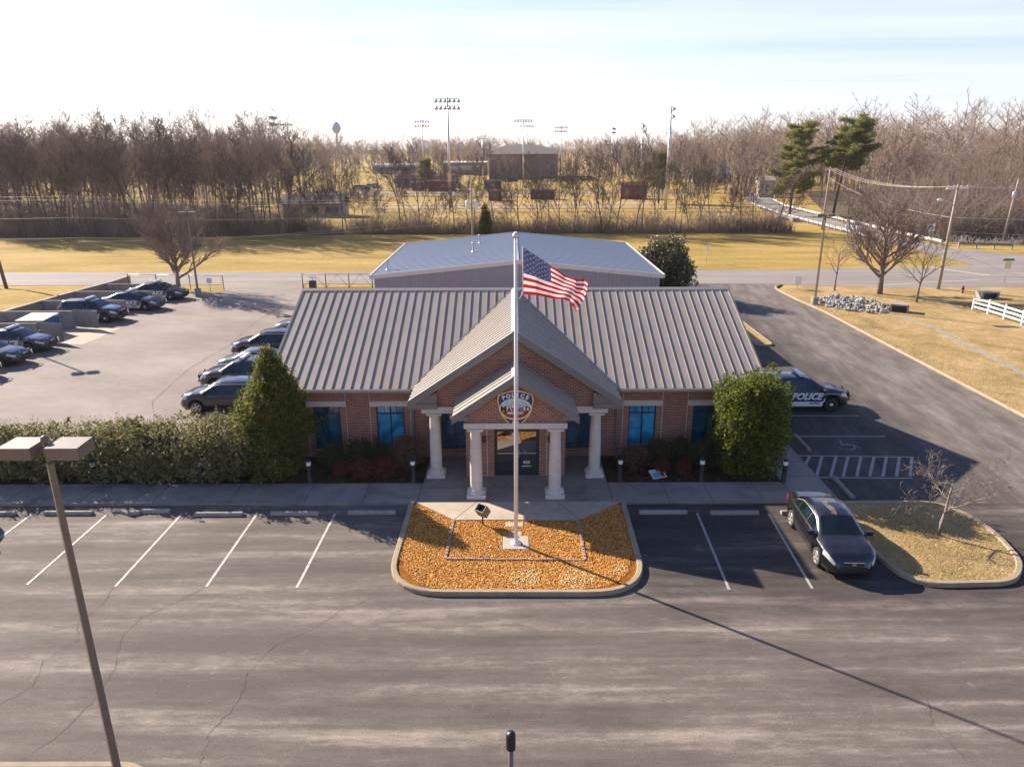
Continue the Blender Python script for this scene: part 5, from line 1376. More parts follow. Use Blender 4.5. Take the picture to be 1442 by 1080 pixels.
# ------------------------------------------------------------------ pines
def pine(label, x, y, h, rad, seed, lean=0.0, gap=.35, squash=1.0):
    r = random.Random(seed); t = thing('pine_tree', label, 'pine tree', (x, y, -.05))
    a, b = MB(), MB(); pts = [Vector((lean * (k / 6) ** 1.5, 0, h * k / 6)) for k in range(7)]
    a.tube(pts, [.28 * (1 - .8 * k / 6) for k in range(7)], 7)
    for i in range(46):
        f = gap + (1 - gap) * (i + r.random()) / 46; k = min(int(f * 6), 5); p = pts[k].lerp(pts[k + 1], f * 6 - k); an = i * 2.4 + r.uniform(-.4, .4)
        prof = math.sin(min(1, (f - gap) / (1 - gap) * 1.15 + .22) * math.pi * .86) ** .8; l_ = rad * prof * r.uniform(.6, 1.15) + .3
        e = p + Vector((math.cos(an) * l_, math.sin(an) * l_, l_ * r.uniform(-.05, .4))); a.tube([p, p.lerp(e, .6) + Vector((0, 0, -.1)), e], [.07, .045, .02], 4)
        for c in range(int(8 + l_ * 7)):
            q = p.lerp(e, r.uniform(.35, 1.05)) + Vector((r.gauss(0, .3), r.gauss(0, .3), r.gauss(.15, .2)))
            for n_ in range(26): leaf(b, q + Vector((r.gauss(0, .28), r.gauss(0, .28), r.gauss(0, .17))), r.uniform(.10, .2), r)
    a.build('trunk', M['bark_dark'], t); b.build('crown', M['pine'], t); return t


pine('full dark green pine standing at the bend of the guard railed road', 56.3, 150, 17.4, 5.2, 5, .8, .22)
pine('wind swept green pine rising over the right wood', 63.4, 146, 17.9, 5.2, 6, 2.6, .5)
pine('small dull evergreen among the bare trees behind the ball field', 36.5, 185, 12, 2.4, 7, 0, .3)
pine('small round evergreen between the two left field lights', -28.5, 250, 9.5, 2.8, 8, 0, .1)
shrub('cedar_bush', 'small dark cedar growing in the brush behind the transformer pole', 'cedar', -4.2, 119, 1.1, 1.0, 4.4, 2500, .13, 'conifer', 51, 'cone', 0, None, 6, .15)

# dry grass blades on the island and along the lawn edge
mb = MB(); r = random.Random(9)
def blades(n, area, hmin, hmax):
    for i in range(n):
        x, y = area(r)
        if x is None: continue
        h = r.uniform(hmin, hmax); a = r.uniform(0, 6.28); dx, dy = math.cos(a) * .012, math.sin(a) * .012; lx, ly = r.gauss(0, h * .5), r.gauss(0, h * .5)
        z = .09; mb.face([(x - dx, y - dy, z), (x + dx, y + dy, z), (x + lx, y + ly, z + h)], r.choice([0, 0, 0, 1, 1, 0, 2]))
def on_island(r):
    x, y = r.uniform(12.5, 17.3), r.uniform(20.1, 25.4)
    if x > 16.0 + max(0, y - 20.2) * .9 or x > 16.6 + (25.5 - y) * .45 or x > 17.0 + abs(y - 21.2) * .12 or x < 13.0 - max(0, y - 20.4) * .25: return None, 0
    return x, y
blades(9500, on_island, .03, .09)
blades(5000, lambda r: (26.7 + r.random() ** 2 * 9, r.uniform(36, 66)), .05, .14)
for x0, x1, y0, y1 in ():
    pass
o = mb.build('grass', [M['dry_blade'] if 'dry_blade' in M else leafmat('dry_blades', (.40, .29, .13), (.52, .39, .20), (.62, .48, .28), .3), leafmat('straw_blades', (.55, .42, .20), (.62, .48, .25), (.66, .52, .30), .3), leafmat('green_blades', (.16, .17, .04), (.24, .23, .06), (.30, .27, .09), .3)])
tag(o, 'short dry winter grass with a few green blades on the island and lawn', 'grass', None, 'stuff')
# ================================================================== POLES, FENCES AND FAR THINGS
def lot_lamp(label, x, y, h, rz, lean=(0, 0), base=True):
    t = thing('lamp_post', label, 'lamp post', (x, y, .0), R(rz)); t.rotation_euler = (lean[1], lean[0], R(rz))
    mb = MB(); mb.tube([(0, 0, .0), (0, 0, h - .45)], [.10, .075], 4, 0, True, False); mb.tube([(0, 0, h - .46), (0, 0, h - .02)], .045, 8); mb.lathe([(.0, -.02), (.06, .0), (.075, .06), (.06, .11), (0, .13)], 12, (0, 0, h - .04)); mb.build('pole', M['lamp_brown'], t)
    if base: mb = MB(); mb.lathe([(.30, -.05), (.30, .72), (.27, .76)], 20); mb.build('concrete_base', M['block'], t)
    mb = MB(); mb.cbox((0, 0, h - .20), .255, .08, .09); mb.build('arm', M['lamp_brown'], t)
    for s in (-1, 1):
        mb = MB(); mx = Matrix.Translation((0, 0, h - .28))
        a, b = .13, .71
        vs = [(s * a, -.27, .0), (s * b, -.27, .0), (s * b, .27, .0), (s * a, .27, .0), (s * a, -.27, .23), (s * b, -.27, .23), (s * (b - .02), .27, .23), (s * a, .27, .23)]
        mb.raw(vs, [(0, 3, 2, 1), (4, 5, 6, 7), (0, 1, 5, 4), (1, 2, 6, 5), (2, 3, 7, 6), (3, 0, 4, 7)], 0, False, mx); hd = mb.build('lamp_head', M['lamp_brown'], t)
        mb = MB(); mb.box(*(sorted((s * (a + .05), s * (b - .05)))), -.22, .22, -.012, -.003, 0, mx); mb.build('lens', M['lens'], hd)
    return t


lot_lamp('tall brown lamp post with two box heads in the near left foreground', -8.35, 12.0, 8.45, 0)
lot_lamp('dark lamp post beside the bare tree at the back left lot corner', -29.7, 67.9, 7.9, 12)
lot_lamp('slim lamp post on a concrete base next to the rock pile', 26.75, 63.0, 7.95, -8)
lot_lamp('lamp post just outside the left edge whose shadow falls on the rear lot', -38.2, 52.0, 7.9, 20)
t = thing('post_light', 'short brown post light cut by the bottom edge of the photo', 'post light', (-.05, 12.05, 0))
mb = MB(); mb.tube([(0, 0, 0), (0, 0, 1.5)], .055, 10); mb.build('post', M['lamp_brown'], t)
mb = MB(); mb.lathe([(.2, 0), (.2, .10), (.17, .12)], 18); mb.build('base', M['block'], t)
mb = MB(); mb.lathe([(.085, 1.42), (.10, 1.44), (.10, 1.80), (.085, 1.84), (.0, 1.86)], 16); mb.box(-.10, -.085, -.03, .03, 1.55, 1.72, 1); mb.build('head', [M['black'], M['lamp_brown']], t)


def pole_tube(mb, h, r0, r1, lean=(0, 0)): mb.tube([(0, 0, -.1), (lean[0] * .5, lean[1] * .5, h * .5), (lean[0], lean[1], h)], [r0, (r0 + r1) / 2, r1], 10)


# utility poles
t = thing('utility_pole', 'utility pole with white crossarm and a street light arm', 'utility pole', (41.6, 70.0, 0))
mb = MB(); pole_tube(mb, 9.9, .17, .11, (.15, 0)); mb.build('pole', M['wood_pole'], t)
mb = MB(); mb.cbox((.15, 0, 9.55), 2.4, .11, .14, 0, R(12)); mb.build('crossarm', M['shed_trim'], t)
for k in (-1.05, -.4, .4, 1.05): mb = MB(); mb.lathe([(.03, 0), (.06, .05), (.05, .12), (.07, .16), (0, .24)], 8, (.15 + k * .98, k * .21, 9.62)); mb.build('insulator', M['galv'], t)
mb = MB(); mb.tube([(.1, 0, 8.0), (-.5, -.1, 8.35), (-1.2, -.2, 8.55)], .04, 6); mb.build('light_arm', M['galv'], t)
mb = MB(); mb.lathe([(.0, -.16), (.13, -.12), (.16, -.02), (.13, .08), (0, .12)], 12, (0, 0, 0), 0, Matrix.Translation((-1.45, -.24, 8.55)) @ Matrix.Scale(1.9, 4, (1, 0, 0))); mb.build('street_light', M['pole_white'], t)
t = thing('utility_pole', 'leaning utility pole at the right edge beyond the road junction', 'utility pole', (70.7, 105.4, 0))
mb = MB(); pole_tube(mb, 8.9, .17, .11, (.5, 0)); mb.build('pole', M['wood_pole'], t)
mb = MB(); mb.lathe([(.2, 0), (.24, .05), (.24, .8), (.2, .85)], 12, (.12, -.25, 6.3)); mb.build('transformer', M['galv'], t)
t = thing('utility_pole', 'utility pole standing beside the guard railed bridge', 'utility pole', (52.3, 124.0, 0))
mb = MB(); pole_tube(mb, 10.1, .17, .11, (.15, 0)); mb.build('pole', M['wood_pole'], t); mb = MB(); mb.cbox((.14, 0, 9.8), 1.6, .1, .12); mb.build('crossarm', M['wood_pole'], t)
t = thing('utility_pole', 'utility pole carrying two pale transformers behind the metal building', 'utility pole', (-5.6, 105, 0))
mb = MB(); pole_tube(mb, 8.6, .16, .11); mb.build('pole', M['wood_pole'], t)
for s in (-1, 1): mb = MB(); mb.lathe([(.30, 0), (.34, .05), (.34, 1.1), (.28, 1.18), (.08, 1.2), (.06, 1.45)], 14, (s * .58, -.1, 5.0)); mb.cbox((s * .2, -.05, 5.5), .3, .1, .1); mb.build('transformer', M['pole_white'], t)
t = thing('utility_pole', 'dark leaning utility pole at the left edge on the grass bank', 'utility pole', (-49.6, 70.6, 0))
mb = MB(); pole_tube(mb, 9.5, .17, .12, (-.9, .3)); mb.build('pole', M['wood_dark'], t)
mb = MB(); mb.chbox((-.55, -.2, 0), .5, .4, 1.0, .05); o = mb.build('utility_cabinet', M['plastic_green'], None, (-49.9, 70.4, .1)); tag(o, 'pale utility cabinet at the foot of the left edge pole', 'cabinet')


def wire(label, pts, r=.014, sag=.4, mt='wire', group='overhead power lines'):
    mb = MB(); q = []
    for a, b in zip(pts, pts[1:]):
        a, b = Vector(a), Vector(b)
        for k in range(14): f = k / 14; q.append(a.lerp(b, f) - Vector((0, 0, sag * 4 * f * (1 - f))))
    q.append(Vector(pts[-1])); mb.tube(q, r, 4); o = mb.build('power_line', M[mt]); return tag(o, label, 'power line', group)


PA, PB, PC = (41.75, 70, 9.75), (71.1, 105.4, 8.0), (52.45, 124, 9.85)
for k, (dx, lab) in enumerate(((-1.05, 'upper power line sweeping from the bridge pole to the crossarm pole, outer strand'), (.0, 'upper power line sweeping from the bridge pole to the crossarm pole, middle strand'), (1.05, 'upper power line sweeping from the bridge pole to the crossarm pole, inner strand'))):
    wire(lab, [(PC[0] + dx * .6, PC[1], PC[2]), (PA[0] + dx, PA[1] + dx * .2, PA[2])], .018, 1.0)
for dx, lab in ((-.5, 'lower of the two top power lines running right from the crossarm pole'), (.6, 'higher of the two top power lines running right from the crossarm pole')):
    wire(lab, [(PA[0] + dx, PA[1], PA[2]), (75, 74, 10.0 + dx * .2)], .018, .5)
wire('communication cable below the power lines on the bridge span', [(52.4, 124, 8.4), (41.7, 70, 6.9)], .020, .9)
wire('communication cable running right from the street light pole', [(41.7, 70, 6.9), (75, 74, 6.8)], .020, .4)
wire('thin low cable crossing in front of the right wood', [(41.7, 70, 5.6), (75, 74, 5.2)], .012, .5)
for (z0, z1, lab) in ((8.3, 7.2, 'topmost power line crossing the left wood'), (7.9, 6.9, 'second power line crossing the left wood'), (5.9, 5.2, 'third power line crossing the left wood'), (3.6, 3.4, 'lowest cable crossing the left wood')):
    wire(lab, [(-95, 84, z0 + 2.0), (-49.9, 84.5, z0), (-5.6, 105, z1)], .016, .8)
wire('cable crossing low in front of the middle tree row', [(-5.6, 105, 5.0), (52.4, 124, 6.2)], .016, 1.4)
wire('cable running from the transformer pole behind the metal building', [(-5.6, 105, 4.6), (-49.9, 84.5, 3.2)], .014, 1.0)

# retaining wall, dividers and enclosure of the rear lot
mb = MB(); WP = [(-41.4, 29), (-40.6, 55.8), (-39.9, 63.5), (-38.95, 69.9), (-38.9, 73.4)]
for a, b in zip(WP, WP[1:]):
    d = Vector((b[0] - a[0], b[1] - a[1], 0)); mb.cbox(((a[0] + b[0]) / 2, (a[1] + b[1]) / 2, .52), d.length + .02, .24, 1.06, 0, math.atan2(d.y, d.x))
    mb.cbox(((a[0] + b[0]) / 2, (a[1] + b[1]) / 2, 1.085), d.length, .34, .06, 1, math.atan2(d.y, d.x))
o = mb.build('retaining_wall', [M['rust'], M['block']]); tag(o, 'low brown retaining wall holding the grass bank behind the police cars', 'retaining wall')
for (x0, y, x1, h, lab) in ((-38.8, 69.0, -32.6, 1.05, 'low concrete divider wall nearest the bare tree'), (-39.6, 65.0, -32.7, 1.1, 'low concrete divider wall between the two farthest police cars'), (-40.0, 60.9, -33.0, 1.1, 'low concrete divider wall between the police sedan and the SUV'),
                            (-40.5, 55.5, -34.3, 1.35, 'divider wall forming the far side of the bin enclosure'), (-40.6, 51.4, -34.5, 1.35, 'divider wall forming the near side of the bin enclosure')):
    mb = MB(); mb.chbox(((x0 + x1) / 2, y, 0), x1 - x0, .2, h, .03); o = mb.build('divider_wall', M['block']); tag(o, lab, 'divider wall', 'divider walls between the parking places')
for (x, y, rz, lab) in ((-33.15, 55.2, -14, 'open grey board gate at the far side of the bin enclosure'), (-33.45, 51.1, -16, 'open grey board gate at the near side of the bin enclosure')):
    t = thing('board_gate', lab, 'gate', (x, y, 0), R(rz), 'gates of the bin enclosure')
    mb = MB()
    for k in range(15): mb.cbox((-1.05 + k * .15, 0, .78 + rng.uniform(-.02, .02)), .135, .025, 1.35)
    mb.build('boards', M['wood_fence'], t); mb = MB(); mb.box(-1.1, 1.1, .013, .05, .3, .4); mb.box(-1.1, 1.1, .013, .05, 1.15, 1.25); mb.box(-1.1, 1.1, -.04, -.013, .74, .80); mb.build('rail', M['wood_fence'], t)
# chain link fence and sliding gate
def chain(label, pts, h):
    t = thing('chain_link_fence', label, 'fence', (pts[0][0], pts[0][1], 0)); o0 = Vector((*pts[0], 0))
    for p in pts: mb = MB(); q = Vector((*p, 0)) - o0; mb.tube([q, q + Vector((0, 0, h + .06))], .035, 6); mb.build('post', M['black'], t)
    mb = MB()
    for a, b in zip(pts, pts[1:]):
        a, b = Vector((*a, 0)) - o0, Vector((*b, 0)) - o0; mb.tube([a + Vector((0, 0, h)), b + Vector((0, 0, h))], .022, 5)
        n = int((b - a).length / .16)
        for k in range(n):
            p = a.lerp(b, k / n); q = a.lerp(b, min(1, (k + 8) / n)); r_ = a.lerp(b, max(0, (k - 8) / n)); mb.tube([p + Vector((0, 0, .05)), q + Vector((0, 0, h))], .004, 3, 0, False); mb.tube([p + Vector((0, 0, .05)), r_ + Vector((0, 0, h))], .004, 3, 0, False)
    mb.build('mesh', M['galv'], t)
chain('low chain link fence around the tree corner of the rear lot', [(-38.4, 72.2), (-35.4, 71.8), (-32, 71.6), (-28.4, 70.9)], 1.45)
t = thing('sliding_gate', 'black metal sliding gate with diagonal bracing beside the metal building', 'gate', (-20.7, 71.3, 0))
mb = MB()
for x in (0, 2.3, 4.6, 6.9): mb.tube([(x, 0, 0), (x, 0, 1.62)], .045, 6)
mb.build('post', M['black'], t); mb = MB(); mb.tube([(0, 0, 1.5), (7.0, 0, 1.5)], .03, 6); mb.tube([(0, 0, .2), (7.0, 0, .2)], .03, 6)
for x in (0, 2.3, 4.6): mb.tube([(x, 0, .2), (x + 1.15, 0, 1.5), (x + 2.3, 0, .2)], .02, 5)
mb.build('frame', M['black'], t)
t = thing('gate_operator', 'dark gate motor cabinet standing by the sliding gate', 'gate motor', (-19.6, 70.9, 0)); mb = MB(); mb.chbox((0, 0, .12), .62, .5, .85, .05); mb.build('cabinet', M['lamp_dark'], t); mb = MB(); mb.chbox((0, 0, 0), .8, .7, .119, .02); mb.build('base', M['block'], t); mb = MB(); mb.cbox((0, 0, 1.3), .66, .55, .06, 0, 0, R(14)); mb.tube([(0, 0, .95), (0, 0, 1.3)], .03, 5); mb.build('hood', M['blue_grey'], t)
# signs near the tree corner
def post_sign(label, x, y, h, w, sh, face, rz=0, cat='sign', post='galv'):
    t = thing('road_sign', label, cat, (x, y, .02), R(rz)); mb = MB(); mb.tube([(0, .02, 0), (0, .02, h)], .03, 6); mb.build('post', M[post], t)
    mb = MB(); mb.box(-w / 2, w / 2, -.02, -.005, h - sh, h); mb.build('sign_plate', M[face], t); return t
post_sign('small pale notice on a post by the chain link fence', -29.5, 70.3, 1.3, .5, .45, 'white', 0)
post_sign('white notice board at the driveway mouth', 27.9, 70.2, 1.35, .75, .8, 'white', 10)
post_sign('thin pale marker sign in the field beyond the rear road', 23.6, 88, 1.9, .35, .5, 'white', 0)
post_sign('white rectangular road sign in front of the right wood', 60.9, 107, 2.6, 1.25, 1.1, 'white', 0)
t = post_sign('green street name blade over a cream sign at the junction', 50.4, 73.6, 2.2, .75, .8, 'yellow_sign', 6)
mb = MB(); mb.box(-.6, .6, -.02, .02, 2.24, 2.45); mb.tube([(0, .02, 2.2), (0, .02, 2.46)], .025, 5); mb.build('name_blade', M['green_sign'], t)
# guard rails
def guard(label, pts, n, mt='galv'):
    t = thing('guard_rail', label, 'guard rail', (pts[0][0], pts[0][1], 0)); o0 = Vector((*pts[0], 0)); P = [Vector((*p, 0)) - o0 for p in pts]; mb = MB()
    for a, b in zip(P, P[1:]):
        d = (b - a); s = Vector((-d.y, d.x, 0)).normalized() * .04; vs = []
        for p in (a, b): vs += [p + Vector((0, 0, .45)) - s, p + Vector((0, 0, .54)) + s, p + Vector((0, 0, .62)) - s, p + Vector((0, 0, .70)) + s, p + Vector((0, 0, .79)) - s]
        mb.raw(vs, [(j, j + 1, 6 + j, 5 + j) for j in range(4)])
    mb.build('rail', M[mt], t); tot = sum((b - a).length for a, b in zip(P, P[1:])); 
    for k in range(n):
        s_ = tot * k / (n - 1) * .999
        for a, b in zip(P, P[1:]):
            L_ = (b - a).length
            if s_ <= L_: q = a.lerp(b, s_ / L_); break
            s_ -= L_
        mb = MB(); mb.cbox((q.x, q.y, .36), .16, .2, .76); mb.build('post', M['wood_fence'], t)
guard('long pale guard rail on the far side of the side road', [(67, 192), (62.3, 170), (61.0, 140), (60.4, 115), (60.6, 103)], 34, 'pole_white')
guard('guard rail with heavy posts on the near side of the side road', [(56.8, 176), (54.3, 152), (53.7, 130), (53.6, 108)], 30)
guard('short dark guard rail end piece at the road junction', [(61.5, 100.5), (67.5, 98.5)], 4, 'rust')
mb = MB(); mb.cbox((52.4, 141, .2), 1.2, 8, 1.0, 0, R(4)); mb.cbox((51.75, 141, .15), .12, 5, .7, 1, R(4)); o = mb.build('bridge_abutment', [M['block'], M['black']]); tag(o, 'concrete culvert headwall under the guard railed road', 'culvert')
# lawn things: rocks, culvert, fence, hydrant, drain
RP = [G(*p, .09) for p in ((1149, 421), (1175, 416), (1215, 421), (1250, 431), (1257, 440), (1235, 443), (1190, 438), (1155, 430))]
def inside(x, y, P):
    c = False
    for a, b in zip(P, P[1:] + P[:1]):
        if (a.y > y) != (b.y > y) and x < (b.x - a.x) * (y - a.y) / (b.y - a.y) + a.x: c = not c
    return c
rk = []
for k in range(6):
    bm_v = []; r = random.Random(60 + k); mb = MB()
    import bmesh
    bm = bmesh.new(); bmesh.ops.create_icosphere(bm, subdivisions=1, radius=.165)
    for v in bm.verts: v.co *= r.uniform(.65, 1.25); v.co.z *= .7
    me = bpy.data.meshes.new('rock'); bm.to_mesh(me); bm.free(); me.materials.append(M['rock']); rk.append(me)
cnt = 0
while cnt < 230:
    x, y = rng.uniform(27, 33.2), rng.uniform(59, 67.6)
    if not inside(x, y, RP): continue
    o = bpy.data.objects.new('rock', rk[cnt % 6]); COL.objects.link(o); o.location = (x, y, .16 + rng.uniform(-.04, .12)); o.rotation_euler = (rng.uniform(0, 6), rng.uniform(0, 6), rng.uniform(0, 6)); s_ = rng.uniform(.7, 1.5); o.scale = (s_, s_ * rng.uniform(.7, 1), s_ * .9)
    tag(o, 'grey limestone rock in the loose pile on the lawn', 'rock', 'rocks of the loose pile on the lawn'); cnt += 1
t = thing('culvert', 'concrete culvert mouth at the end of the rock pile', 'culvert', (32.7, 60.0, .08), R(-30)); mb = MB(); mb.box(-.7, -.55, -.5, .5, 0, .55); mb.box(.55, .7, -.5, .5, 0, .55); mb.box(-.7, .7, -.5, .5, .551, .68); mb.build('headwall', M['block'], t); mb = MB(); mb.box(-.545, .545, -.2, .45, .02, .54); mb.build('opening', M['black'], t)
t = thing('storm_drain', 'low concrete storm drain box on the lawn beside the white fence', 'storm drain', (43.6, 65.6, .08)); mb = MB(); mb.box(-.8, .8, -.5, .5, .5, .62); mb.box(-.8, -.6, -.5, .5, 0, .499); mb.box(.6, .8, -.5, .5, 0, .499); mb.build('slab', M['block'], t); mb = MB(); mb.box(-.598, .598, -.3, .48, .02, .498); mb.build('opening', M['black'], t)
t = thing('fire_hydrant', 'small red fire hydrant on the lawn below the utility pole', 'fire hydrant', (42.7, 67.9, .08)); mb = MB(); mb.lathe([(.16, 0), (.16, .05), (.10, .07), (.10, .5), (.13, .52), (.12, .6), (.06, .68), (0, .72)], 14); mb.build('barrel', M['red_paint'], t); mb = MB(); mb.tube([(-.18, 0, .42), (.18, 0, .42)], .05, 8); mb.tube([(0, -.16, .36), (0, 0, .36)], .06, 8); mb.build('outlets', M['red_paint'], t)
t = thing('rail_fence', 'white three rail board fence at the right edge of the lawn', 'fence', (39.2, 60.5, .08)); FP = [(39.2, 60.5), (39.5, 58.9), (39.6, 57.0), (39.7, 55.0), (39.75, 53), (39.8, 51)]
for k, p in enumerate(FP): mb = MB(); mb.cbox((p[0] - 39.2, p[1] - 60.5, .58), .12, .12, 1.2); mb.lathe([(.09, 1.18), (.09, 1.2), (0, 1.28)], 4, (p[0] - 39.2, p[1] - 60.5, 0)); mb.build('post', M['white'], t)
for z in (.32, .66, 1.0):
    mb = MB()
    for a, b in zip(FP, FP[1:]): d = Vector((b[0] - a[0], b[1] - a[1], 0)); mb.cbox(((a[0] + b[0]) / 2 - 39.2, (a[1] + b[1]) / 2 - 60.5, z), d.length - .125, .04, .14, 0, math.atan2(d.y, d.x))
    mb.build('rail', M['white'], t)

# ------------------------------------------------------------------ ball field lights
def field_light(src, label, px, py, Y, h, rows=2, n=6, w=4.4, face=0):
    d = _fw + _r * ((px - 721) / FPX) + _u * ((540 - py) / FPX); X = d.x * Y / d.y
    t = thing('floodlight_pole', label, 'floodlight pole', (X, Y, 0), R(face), 'ball field floodlight poles')
    mb = MB(); mb.tube([(0, 0, 0), (0, 0, h)], [.38, .17], 8); mb.build('pole', M['steel'], t)
    for r_ in range(rows):
        mb = MB(); z = h - .3 - r_ * 1.5; ww = w if r_ == 0 else w * .98; mb.cbox((0, -.1, z), ww, .16, .16); a = mb.build('crossarm', M['galv'], t)
        for k in range(n): x = -ww / 2 + ww * (k + .1) / (n - .8); mb = MB(); mb.lathe([(.16, .25), (.36, -.1), (.42, -.32), (.30, -.34)], 10, (0, 0, 0), 0, Matrix.Translation((x, -.35, z - .3)) @ Matrix.Rotation(R(-30), 4, 'X')); mb.build('lamp_head', M['galv'], a)
    return t
field_light(None, 'tallest floodlight pole with two full rows of lamps', 630, 147, 172, 23.8, 2, 6, 5.2)
field_light(None, 'floodlight pole left of the tallest one, two short rows of lamps', 594, 173, 285, 23, 2, 6, 5.0)
field_light(None, 'floodlight pole with one broad row of lamps before the arched roof hall', 737, 173, 280, 23, 1, 7, 6.0)
field_light(None, 'small floodlight pole just behind the broad rowed one', 742, 181, 335, 22.5, 1, 7, 5.6)
field_light(None, 'floodlight pole right of the arched roof hall with two rows', 790, 185, 340, 22, 2, 6, 5.4)
field_light(None, 'floodlight pole turned half away, two narrow rows of lamps', 863, 184, 320, 21, 2, 4, 3.0, 55)
field_light(None, 'tall floodlight pole seen edge on, before the right hand woods', 945, 157, 165, 21.5, 2, 4, 4.0, 85)
field_light(None, 'floodlight pole seen edge on behind the big bare tree', 905, 181, 240, 20, 2, 4, 3.6, 85)
field_light(None, 'floodlight pole seen edge on at the left end of the thin tree row', 382, 168, 190, 21, 2, 4, 3.6, 85)
field_light(None, 'floodlight pole with a single row at the left end of the thin tree row', 399, 179, 260, 21.5, 1, 7, 5.4)
field_light(None, 'faint floodlight pole in front of the brick hall corner', 679, 195, 370, 18, 1, 4, 3.0)

# water tower
t = thing('water_tower', 'pale globe topped water tower on the left horizon', 'water tower', (-205, 900, 0))
t.scale = (.78, .78, 1); mb = MB(); mb.lathe([(2.6, 0), (1.7, 6), (1.5, 29)], 14); mb.build('stem', M['blue_grey'], t); mb = MB(); mb.lathe([(1.5, 28.5), (4.5, 30), (6.4, 33), (6.7, 35.5), (5.8, 38.5), (3.2, 41), (0, 41.8)], 20); mb.lathe([(6.9, 34), (8.6, 34.1), (8.6, 34.5), (6.9, 34.6)], 20); mb.build('tank', M['blue_grey'], t)
# brick hall with pale arched roof
def at(px, py, Y): d = _fw + _r * ((px - 721) / FPX) + _u * ((540 - py) / FPX); return Vector((d.x * Y / d.y, Y, CAMH + d.z * Y / d.y))
a, b, c = at(690, 241, 330), at(784, 241, 330), at(735, 212, 330)
t = thing('sports_hall', 'long brick hall with a pale arched roof beyond the ball fields', 'hall', ((a.x + b.x) / 2, 330, 0)); w2 = (b.x - a.x) / 2
mb = MB(); mb.box(-w2, w2, 0, 40, 0, 10.6); 
for k in range(7): mb.box(-w2 + w2 * 2 * k / 6 - .4, -w2 + w2 * 2 * k / 6 + .4, -.5, -.003, 0, 11.0)
mb.build('wall', M['far_brick'], t); mb = MB(); mb.extr([(w2 * 1.04 * math.cos(q), 10.4 + 3.9 * math.sin(q)) for q in [math.pi * i / 16 for i in range(17)]][::-1], 'y', -1, 41); mb.build('roof', M['dome'], t)
def far_house(name, label, cat, px, py, Y, w, d, h, roof_h, wall, roof, win=2, grp=None):
    p = at(px, py, Y); t = thing(name, label, cat, (p.x, Y, 0), 0, grp)
    mb = MB(); mb.box(-w / 2, w / 2, 0, d, 0, h); mb.build('wall', M[wall], t)
    mb = MB(); mb.extr([(-.4, h), (d / 2, h + roof_h), (d + .4, h), (d + .4, h - .15), (d / 2, h + roof_h - .2), (-.4, h - .15)], 'x', -w / 2 - .3, w / 2 + .3); mb.build('roof', M[roof], t)
    for k in range(win): x = -w / 2 + w * (k + .5) / win; mb = MB(); mb.box(x - w * .1, x + w * .1, -.06, -.003, h * .35, h * .75); mb.build('window', M['pane_dark'], t)
    return t
far_house('press_box', 'long red and pale blue grandstand building at the ball field', 'grandstand', 600, 246, 262, 22, 5, 3.8, .8, 'blue_grey', 'red_paint', 6)
far_house('field_hut', 'red hut in front of the grandstand', 'hut', 622, 253, 240, 8.5, 3, 3.0, .5, 'red_paint', 'red_paint', 1)
far_house('field_hut', 'smaller red hut left of the grandstand hut', 'hut', 588, 255, 240, 3.6, 3, 2.6, .4, 'red_paint', 'red_paint', 1)
far_house('dugout', 'red dugout shed on the far side of the near ball field', 'dugout', 697, 272, 195, 3.4, 2.4, 2.5, .4, 'red_paint', 'red_paint', 1)
far_house('dugout', 'dark dugout shed right of the red one', 'dugout', 764, 270, 200, 6.4, 2.4, 2.2, .4, 'shingle', 'shingle', 2)
far_house('field_hut', 'dark scoreboard hut before the brick hall', 'hut', 694, 252, 250, 5.6, 3, 2.6, .5, 'shingle', 'shingle', 1)
far_house('snack_stand', 'bright red stand behind the big bare tree', 'stand', 893, 260, 200, 7, 3, 3.6, .8, 'red_paint', 'red_paint', 2)
far_house('house', 'low pale house with dark roof hidden in the left part of the tree row', 'house', 440, 292, 150, 12, 6, 2.6, 1.7, 'house', 'shingle', 3)
far_house('house', 'cream house right of the edge-on floodlight pole', 'house', 993, 250, 290, 9, 8, 3.4, 2, 'house', 'shingle', 2)
far_house('house', 'cream house with pale grey roof farther right', 'house', 1015, 249, 300, 9, 8, 3.2, 2.2, 'house', 'blue_grey', 2)
far_house('house', 'pale shed close to the bend of the side road', 'shed', 1079, 277, 205, 4, 4, 4.4, 1.2, 'house', 'house', 1)
far_house('school_block', 'low pale school block left of the grandstand', 'school', 560, 233, 400, 26, 10, 4.5, .6, 'dome', 'blue_grey', 6)
far_house('school_block', 'reddish school block between the grandstand and the brick hall', 'school', 655, 236, 380, 22, 10, 6, .6, 'far_brick', 'dome', 5)
